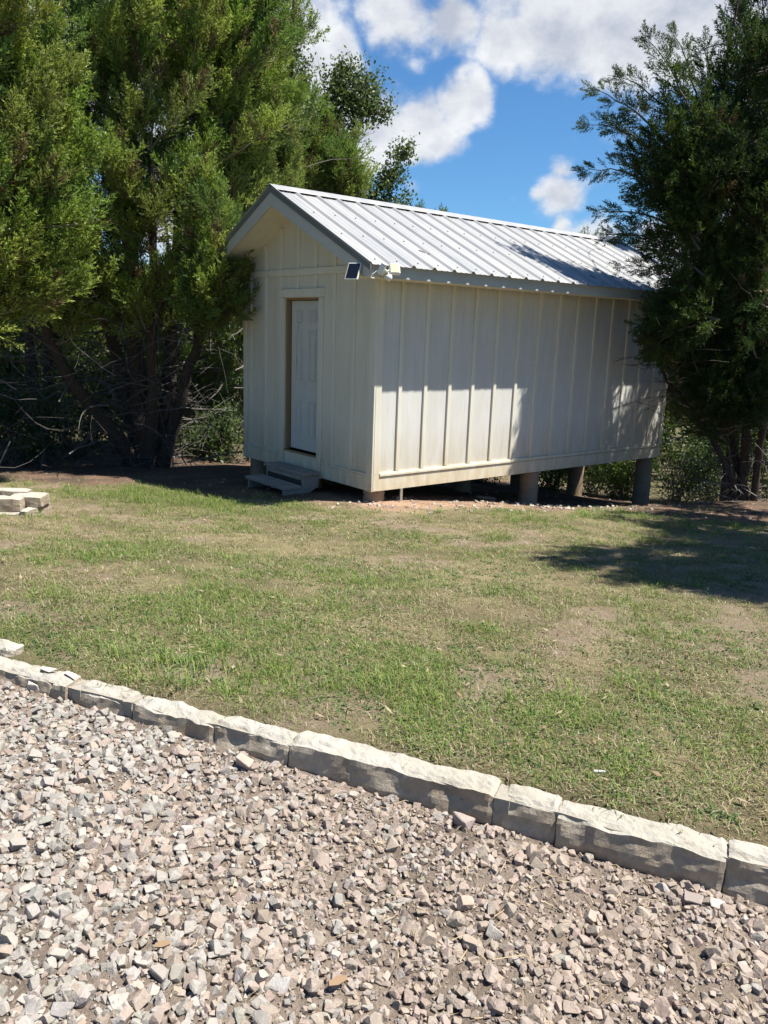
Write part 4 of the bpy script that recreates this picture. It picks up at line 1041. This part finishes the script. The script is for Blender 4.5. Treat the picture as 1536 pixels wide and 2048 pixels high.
bl1 = [(at(300, 120, D1), (2.0, 2.0, 2.4), 4), (at(260, 420, D1 - .8), (1.5, 1.5, 1.0), 1.6), (at(410, 500, D1 - 1.5), (.62, .62, .95), 1.3), (at(425, 585, D1 - 1.6), (.38, .38, .40), .8), (at(470, 180, D1), (1.2, 1.2, 1.9), 2.0), (at(120, 300, D1 - .3), (1.5, 1.5, 2.0), 2.2), (at(200, 590, D1 - .5), (1.3, 1.0, .45), 1.0), (at(340, 590, D1 - .6), (.8, .8, .4), .7), (at(300, -200, D1 + .2), (2.0, 2.0, 1.2), 1.2)]
juniper('juniper_tree', 'big multi-stemmed juniper with bright green plumes left of the shed', b1, st1, bl1, 370, r0=.15, dead=340, twigs_low=2.2, dens=25, k=23, brown=.09, arms=[(at(360, 560, D1 - 1.2), at(482, 600, D1 - 1.9), 1.2), (at(350, 520, D1 - 1.2), at(470, 530, D1 - 1.7), 1.2), (at(420, 620, D1 - 1.2), at(478, 640, D1 - 1.8), .9), (at(420, 100, D1), at(600, 60, D1), 1.3), (at(420, 200, D1), at(606, 190, D1 + .1), 1.3), (at(440, 260, D1), at(596, 280, D1 + .2), 1.2)])
# J2 at the left frame edge, nearer
b2 = np.array((-3.3, -4.9, float(terr(-3.3, -4.9)) - .05)); D2 = math.hypot(b2[0] - CP[0], b2[1] - CP[1])
st2 = [[b2, b2 + (0.05, 0, 1.2), b2 + (.1, .1, 3), b2 + (.2, .1, 6.2)], [b2 + (.1, .1, 0), b2 + (.35, .35, 1.6), b2 + (.5, .5, 3.4)]]
bl2 = [(at(10, 330, D2), (1.0, 1.0, 1.7), 3), (at(40, 560, D2 + .1), (.8, .8, .55), 1.1), (at(-60, 60, D2), (1.3, 1.3, 1.5), 2)]
juniper('juniper_tree', 'juniper at the left frame edge with yellow-green plumes hanging near the stone stack', b2, [[np.array(p) for p in s_] for s_ in st2], bl2, 120, r0=.10, dead=70, twigs_low=2.0, dens=25, k=23, tintm=(1.08, 1.05, .95))
# J3 behind, tall, its right side against the sky
def jtree(px, D, ztop, blobs, nb, label, r0=.12, name='juniper_tree', lean=0, **kw):
    q = at(px, 700, D); b = np.array((q[0], q[1], float(terr(q[0], q[1])) - .25 - .012 * max(0, D - 14)))
    st_ = [[b, b + (0, 0, ztop * .35), b + (lean * .4, .1, ztop * .7), b + (lean, .1, ztop)], [b + (.1, .1, .0), b + (.4, .3, ztop * .4), b + (.8, .5, ztop * .75)]]
    return juniper(name, label, b, st_, blobs, nb, r0=r0, **kw)
jtree(500, 15.2, 8, [(at(490, 60, 15.2), (1.25, 1.25, 2.6), 4), (at(500, 330, 15), (1.2, 1.2, 1.3), 1.6), (at(380, 0, 15.4), (1.6, 1.6, 2.2), 2)], 190, 'tall juniper behind the big one, its right side against the clouds', dead=40, k=20, dens=24, lw=.015, ll=.06)
jtree(650, 16.5, 5.4, [(at(640, 340, 16.5), (.85, .85, .95), 3), (at(700, 370, 16.3), (.40, .40, .75), 1.0), (at(570, 300, 16.7), (.8, .8, 1.2), 1.5)], 105, 'juniper with upright plumes showing above the front part of the shed roof', dead=10, k=22, dens=26, lw=.015, ll=.06)
# fill junipers further left and behind
jtree(60, 16.5, 8, [(at(60, 150, 16.5), (2.0, 2.0, 2.6), 3), (at(90, 450, 16), (1.4, 1.4, 1.2), 1)], 120, 'dark juniper standing behind at far left', dead=40, k=18, dens=20, lw=.018, ll=.07)
jtree(-180, 13.0, 7, [(at(-180, 250, 13), (1.6, 1.6, 2.4), 3)], 70, 'juniper beyond the left frame edge, behind the stone stack', dead=20, k=18, dens=20, lw=.018, ll=.07)
jtree(330, 17.0, 4.6, [(at(330, 640, 17), (1.5, 1.2, 1.1), 2), (at(420, 760, 17.2), (1.2, 1.0, .9), 1.5), (at(230, 760, 17.3), (1.2, 1.0, .8), 1)], 60, 'low dark juniper filling the gap behind the big trunk', dead=60, k=18, dens=24, tintm=(.7, .8, .75))
jtree(60, 18.0, 4.6, [(at(60, 640, 18), (1.8, 1.2, 1.2), 2), (at(-40, 780, 18), (1.3, 1.0, .9), 1.2), (at(130, 790, 18.3), (.9, .9, .6), .6)], 70, 'low dark juniper behind the dead branches at far left', dead=60, k=18, dens=24, tintm=(.7, .8, .75))
# J-right: dark multi-stemmed juniper right of the shed; tintm puts the right-hand trees' backlit shade into leaf colour
b5 = np.array((1.35, 6.35, float(terr(1.35, 6.35)) - .05)); D5 = math.hypot(b5[0] - CP[0], b5[1] - CP[1])
st5 = [[b5, at(1500, 880, D5), at(1480, 700, D5 - .3), at(1470, 420, D5 - .8), at(1440, 150, D5 - 1.0), at(1490, -60, D5 - 1)],
       [b5 + np.array((-.05, -.05, 0)), at(1462, 950, D5 - .1), at(1420, 870, D5 - .4), at(1375, 810, D5 - .7), at(1335, 765, D5 - .9), at(1315, 700, D5 - 1.2)],
       [b5 + np.array((.1, .1, 0)), at(1462, 880, D5 + .1), at(1452, 780, D5), at(1420, 620, D5 - .4), at(1380, 480, D5 - .8), at(1300, 340, D5 - 1.2)],
       [b5 + np.array((.2, .0, 0)), at(1530, 850, D5 - .2), at(1560, 600, D5 - .8), at(1560, 300, D5 - 1.2)]]
bl5 = [(at(1455, 420, D5 - 1.4), (.75, .85, 1.2), 4), (at(1400, 330, D5 - 1.8), (.60, .6, .75), 1.8), (at(1500, 170, D5 - 1.2), (.34, .34, .9), .9), (at(1410, 590, D5 - 1.4), (.70, .6, .42), 1.6), (at(1330, 665, D5 - 1.9), (.20, .20, .25), .7), (at(1490, 690, D5 - .8), (.6, .6, .7), 1.5), (np.array((1.5, 6.9, 4.6)), (.9, .9, 1.4), 1.0), (at(1520, 560, D5 - .6), (.45, .6, .9), 1.6), (at(1400, 690, D5 - .9), (.45, .45, .45), 1.3), (at(1505, 740, D5 - .6), (.5, .5, .55), 1.5), (at(1440, 830, D5 + .3), (.35, .35, .3), .6), (at(1500, 800, D5 - .9), (.40, .35, .45), 1.2), (at(1425, 760, D5 - 1.1), (.30, .30, .35), .8), (at(1420, 760, D5 + .5), (.6, .6, .5), .8), (at(1540, 760, D5 + .3), (.6, .6, .6), 1.0), (np.array((2.2, 5.2, 5.6)), (.8, .8, .6), .7)]
DA = D5 - 1.9
arm5 = [(at(1400, 420, DA), at(1162, 345, DA), 1.0), (at(1400, 380, DA), at(1165, 250, DA + .1), 1.0), (at(1390, 350, DA), at(1172, 180, DA - .1), .8), (at(1420, 320, DA), at(1285, 72, DA), 1.1),
        (at(1430, 330, DA + .2), at(1215, 150, DA + .3), .8), (at(1420, 300, DA + .2), at(1340, 60, DA + .3), .8), (at(1440, 300, DA + .3), at(1400, 75, DA + .4), 1.0), (at(1480, 260, DA + .5), at(1462, -20, DA + .6), 1.2),
        (at(1400, 480, DA), at(1190, 430, DA - .1), .9), (at(1380, 520, DA), at(1225, 470, DA - .2), .8), (at(1420, 560, DA), at(1212, 470, DA - .1), 1.0), (at(1420, 600, DA), at(1240, 535, DA - .1), .8), (at(1440, 640, DA), at(1270, 655, DA - .2), 1.1),
        (at(1440, 640, DA), at(1300, 700, DA - .2), 1.1), (at(1470, 300, DA + .4), at(1412, 130, DA + .3), .8), (at(1400, 440, DA + .2), at(1240, 300, DA + .2), 1.2), (at(1400, 420, DA - .1), at(1260, 220, DA), 1.2), (at(1400, 500, DA - .1), at(1260, 380, DA), 1.3)]
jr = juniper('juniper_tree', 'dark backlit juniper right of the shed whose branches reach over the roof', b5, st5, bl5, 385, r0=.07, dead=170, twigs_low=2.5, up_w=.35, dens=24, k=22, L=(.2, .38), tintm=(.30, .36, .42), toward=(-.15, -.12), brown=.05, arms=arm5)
b6 = np.array((5.7, 3.3, float(terr(5.7, 3.3)) - .05))
juniper('juniper_tree', 'juniper mostly beyond the right frame edge that shades the lawn', b6, [[b6, b6 + (0, 0, 1.5), b6 + (.1, -.1, 3.5), b6 + (-.1, -.1, 6.3)], [b6 + (.1, .1, 0), b6 + (-.4, -.3, 2.2), b6 + (-.7, -.3, 4.2)], [b6 + (0, .1, 1.2), b6 + (-1.0, 1.0, 3.0), b6 + (-2.0, 2.4, 4.2)]],
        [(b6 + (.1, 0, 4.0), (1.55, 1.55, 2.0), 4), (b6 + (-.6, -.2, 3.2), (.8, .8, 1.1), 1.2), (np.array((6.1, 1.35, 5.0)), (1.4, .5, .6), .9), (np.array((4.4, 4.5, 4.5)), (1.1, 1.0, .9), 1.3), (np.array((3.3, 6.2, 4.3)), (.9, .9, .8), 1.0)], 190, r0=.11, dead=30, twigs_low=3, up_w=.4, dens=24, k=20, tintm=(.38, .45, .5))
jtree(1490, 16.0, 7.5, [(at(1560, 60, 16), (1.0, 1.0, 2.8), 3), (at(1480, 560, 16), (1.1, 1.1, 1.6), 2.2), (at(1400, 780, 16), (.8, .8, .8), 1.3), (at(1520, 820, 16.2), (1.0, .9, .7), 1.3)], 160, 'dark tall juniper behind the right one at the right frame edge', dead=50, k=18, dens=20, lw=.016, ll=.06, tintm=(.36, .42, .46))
# live oak and tips over the ridge
def oak(label, base, stems, blobs, nb, lk=18, ll=.075, lw=.045):
    root = empty('oak_tree', tuple(base), label=label, category='tree')
    tw = TM(); cr = TM(); SPs = []
    for i, s_ in enumerate(stems):
        l_ = smooth_line(s_, 16, .02); t1 = TM(); tube_tm(t1, l_, np.linspace(.09 if i == 0 else .06, .018, 16), 8); t1.build('trunk', 'bark', root, True); SPs.append(l_)
    SP = np.concatenate(SPs); wts = np.array([b[2] for b in blobs], float); wts /= wts.sum(); PP = []
    for _ in range(nb):
        c_, r_, _w = blobs[rng.choice(len(blobs), p=wts)]
        e = np.asarray(c_) + unit(rng.normal(size=3)) * np.asarray(r_) * rng.random() ** .45
        s_ = SP[np.argmin(np.linalg.norm(SP - e, axis=1) + np.where(SP[:, 2] > e[2] + .1, 1.5, 0))]; L_ = np.linalg.norm(e - s_)
        line = smooth_line([s_, (s_ + e) / 2 + rng.normal(0, .10 * L_, 3), e], 8, .01); tube_tm(tw, line, np.linspace(.014, .003, 8), 4, (.12, .10, .085))
        for _k in range(5):
            q = line[rng.integers(3, 8)]; e2 = q + rng.normal(0, .13, 3); tube_tm(tw, np.stack([q, (q + e2) / 2, e2]), [.004, .003, .002], 3, (.12, .10, .085))
            PP.append(e2)
    PP = np.array(PP)
    leaves(cr, PP, ll, lw, np.array((.12, .16, .065)) * rng.uniform(.7, 1.35, (len(PP), 1)), lk, .07)
    tag(cr.build('crown', 'broad_leaves', root), kind='stuff'); tag(tw.build('branches', 'dead_twig', root), kind='stuff')
q = at(640, 700, 18); bo = np.array((q[0], q[1], -1.2)); DO = 18
oak('spreading oak with small dark leaves rising against the cloud behind the shed', bo,
    [[bo, at(640, 500, DO), at(645, 330, DO), at(665, 220, DO), at(685, 140, DO)], [at(645, 420, DO), at(700, 270, DO), at(722, 200, DO), at(735, 150, DO)], [at(650, 450, DO), at(745, 400, DO), at(790, 340, DO), at(812, 305, DO)]],
    [(at(690, 175, DO), (.42, .42, .62), 3), (at(665, 240, DO), (.45, .45, .45), 1.6), (at(735, 200, DO), (.42, .42, .50), 1.8), (at(770, 222, DO), (.14, .14, .14), .35), (at(640, 290, DO), (.4, .4, .4), 1.1), (at(805, 310, DO), (.20, .20, .24), .8), (at(775, 360, DO), (.28, .28, .22), 1.0), (at(740, 395, DO), (.36, .36, .2), 1), (at(800, 410, DO), (.25, .2, .10), .5)], 170, lk=12)
q = at(560, 700, 14.6); bo2 = np.array((q[0], q[1], -.9))
oak('thin oak whose leafy edge shows right of the tall junipers at upper left', bo2, [[bo2, at(575, 400, 14.6), at(580, 120, 14.6), at(590, -40, 14.6)]], [(at(592, 130, 14.6), (.20, .3, .75), 2), (at(585, 230, 14.6), (.25, .3, .3), .8)], 42, lk=9, ll=.06, lw=.034)
for px, py, D_, hh, lab in ((842, 402, 21, .30, 'juniper tip peeking over the ridge, the leftmost and largest'), (884, 426, 21, .20, 'juniper tip peeking over the ridge just right of the largest one'), (1168, 466, 22, .40, 'single juniper tip peeking over the far end of the ridge by the small cloud')):
    tp = at(px, py, D_); bb = np.array((tp[0], tp[1], -1.3))
    juniper('juniper_tree', lab, bb, [[bb, (bb + tp) / 2, tp - (0, 0, .1)]], [(tp - (0, 0, hh * 1.4), (hh * .8, hh * .8, hh * 1.2), 1), (tp - (0, 0, 1.6), (.8, .8, .9), 1)], 26, r0=.07, dens=26, k=14, L=(.2, .36), lw=.018, ll=.07)

# shrubs seen under and beside the shed; sunlit and dim looks put into leaf colours
def shrub(px, D, h, rad, label, c=(.13, .19, .045), n=900, dead=30, ll=.07, lw=.035, name='shrub'):
    q = at(px, 900, D); z = float(terr(q[0], q[1])) - .012 * max(0, D - 14); root = empty(name, (q[0], q[1], z), label=label, category='shrub', group='shrubs beyond the shed')
    cr = TM(); tw = TM(); b = np.array((q[0], q[1], z))
    ctr = b + np.array([0, 0, h * .55]); P = []
    for _ in range(26):
        e = ctr + unit(rng.normal(size=3)) * np.array((rad, rad, h * .45)) * rng.random() ** .4
        tube_tm(tw, smooth_line([b + rng.normal(0, .06, 3) * (1, 1, 0), (b + e) / 2 + rng.normal(0, .08, 3), e], 6), np.linspace(.010, .003, 6), 3, (.22, .19, .15)); P.append(e)
    for _ in range(dead):
        e = b + rng.normal(0, 1, 3) * (rad * .8, rad * .8, 0) + (0, 0, rng.uniform(.3, 1) * h)
        tube_tm(tw, smooth_line([b + rng.normal(0, rad * .4, 3) * (1, 1, 0), (b + e) / 2 + rng.normal(0, .15, 3), e], 6), np.linspace(.007, .002, 6), 3, np.array((.22, .20, .17)) * rng.uniform(.6, 1.2))
    P = np.array(P); P = P[rng.integers(0, len(P), n // 6)] + rng.normal(0, rad * .22, (n // 6, 3))
    leaves(cr, P, ll, lw, np.array(c) * rng.uniform(.7, 1.4, (len(P), 1)), 6, .06)
    tag(cr.build('foliage', 'broad_leaves', root), kind='stuff'); tag(tw.build('stems', 'dead_twig', root), kind='stuff')
for i, (px, D_, h, rd, lab, c_) in enumerate((
    (955, 15.5, .75, .55, 'low shrub seen under the shed floor, left of the middle piers', (.09, .14, .05)),
    (1110, 15.6, .8, .5, 'bright yellow-green shrub seen under the shed between the middle piers', (.16, .22, .045)),
    (1190, 16.4, 1.2, .7, 'leafy shrub mixed with bare stems seen under the far part of the shed', (.15, .21, .05)),
    (1245, 15.4, .9, .45, 'bright leafy shrub just left of the far corner pier', (.14, .21, .04)),
    (1360, 16.8, 1.6, .7, 'tall shrub right of the far corner pier under the leaning limb', (.08, .12, .04)),
    (1430, 17.5, 1.5, .8, 'dim shrub behind the right juniper stems', (.07, .11, .04)),
    (1560, 16.0, 1.7, .9, 'dim shrub low at the right frame edge', (.07, .11, .04)),
    (25, 13.6, 1.1, .7, 'dark low bush at the left frame edge under the dead branches', (.06, .09, .03)),
    (150, 14.6, 1.2, .7, 'dark bush between the left frame edge and the big juniper trunk', (.07, .10, .035)),
    (440, 14.2, 1.0, .45, 'dark leafy bush tucked behind the front left corner of the shed', (.08, .12, .04)),
    (395, 15.0, .5, .5, 'low weedy shrub between big juniper trunk and shed', (.10, .14, .05)),
    (190, 17.0, 1.9, 1.1, 'sunlit yellowish shrub seen between the trunks at left', (.17, .20, .07)),
    (60, 18.0, 2.0, 1.2, 'sunlit shrub behind the tangled twigs at far left', (.14, .18, .06)),
    (430, 17.5, 1.8, 1.0, 'dim shrub behind the shed at its front left corner', (.09, .12, .05)))):
    shrub(px, D_, h, rd, lab, c_, n=2200 if rd < .8 else 3400)
# far-off woods closing the view all round
n = 17000
az = rng.uniform(0, 2 * math.pi, n); Rr = rng.uniform(24, 46, n); X = CP[0] + Rr * np.cos(az); Y = CP[1] + Rr * np.sin(az)
hh = 3.4 + 3.0 * fbm(X, Y, .16, 3, 8.); Z = -2.2 + rng.random(n) ** .8 * hh
inb = (np.cos(az - fa - .0) > .35); keep = inb | (rng.random(n) < .5); X, Y, Z = X[keep], Y[keep], Z[keep]; n = len(X)
AF = np.tile((0, 0, 1.0), (n, 1)) + rng.normal(0, .3, (n, 3))
tag(scatter('far_woods', PVC, np.stack([X, Y, Z], -1), euler_from_axis(AF, rng.uniform(0, 6.28, n)), rng.uniform(1.8, 3.2, n), JG[rng.integers(0, 5, n)] * rng.uniform(.25, .5, (n, 1)), rng.integers(0, 4, n), 'foliage'), 'distant juniper woods closing the horizon', kind='stuff')
# tangle of dead branches under the left trees
tb = TM()
for _ in range(330):
    px = random.choice((random.uniform(-150, 260), random.uniform(-150, 500))); D_ = random.uniform(12.2, 16.5)
    q = at(px, random.uniform(640, 930), D_); v = unit(rng.normal(size=3) * np.array((1, 1, .6))); l_ = rng.uniform(.5, 1.7)
    if q[2] < terr(q[0], q[1]): continue
    if q[0] > -3.4 and q[1] > -.4: continue
    e = q + v * l_
    if e[0] > -3.3 and e[1] > -.4: continue
    tube_tm(tb, smooth_line([q, (q + e) / 2 + rng.normal(0, .15 * l_, 3), e], 7, .01), np.linspace(.014, .003, 7) * rng.uniform(.5, 1.3), 3, np.array((.12, .11, .10)) * rng.uniform(.4, 1.9))
tag(tb.build('dead_brush', 'dead_twig'), 'tangle of dead grey branches under the left junipers', kind='stuff')
tc_ = sum(len(o.data.polygons) for o in bpy.data.objects if o.type == 'MESH'); print('POLYS', tc_)
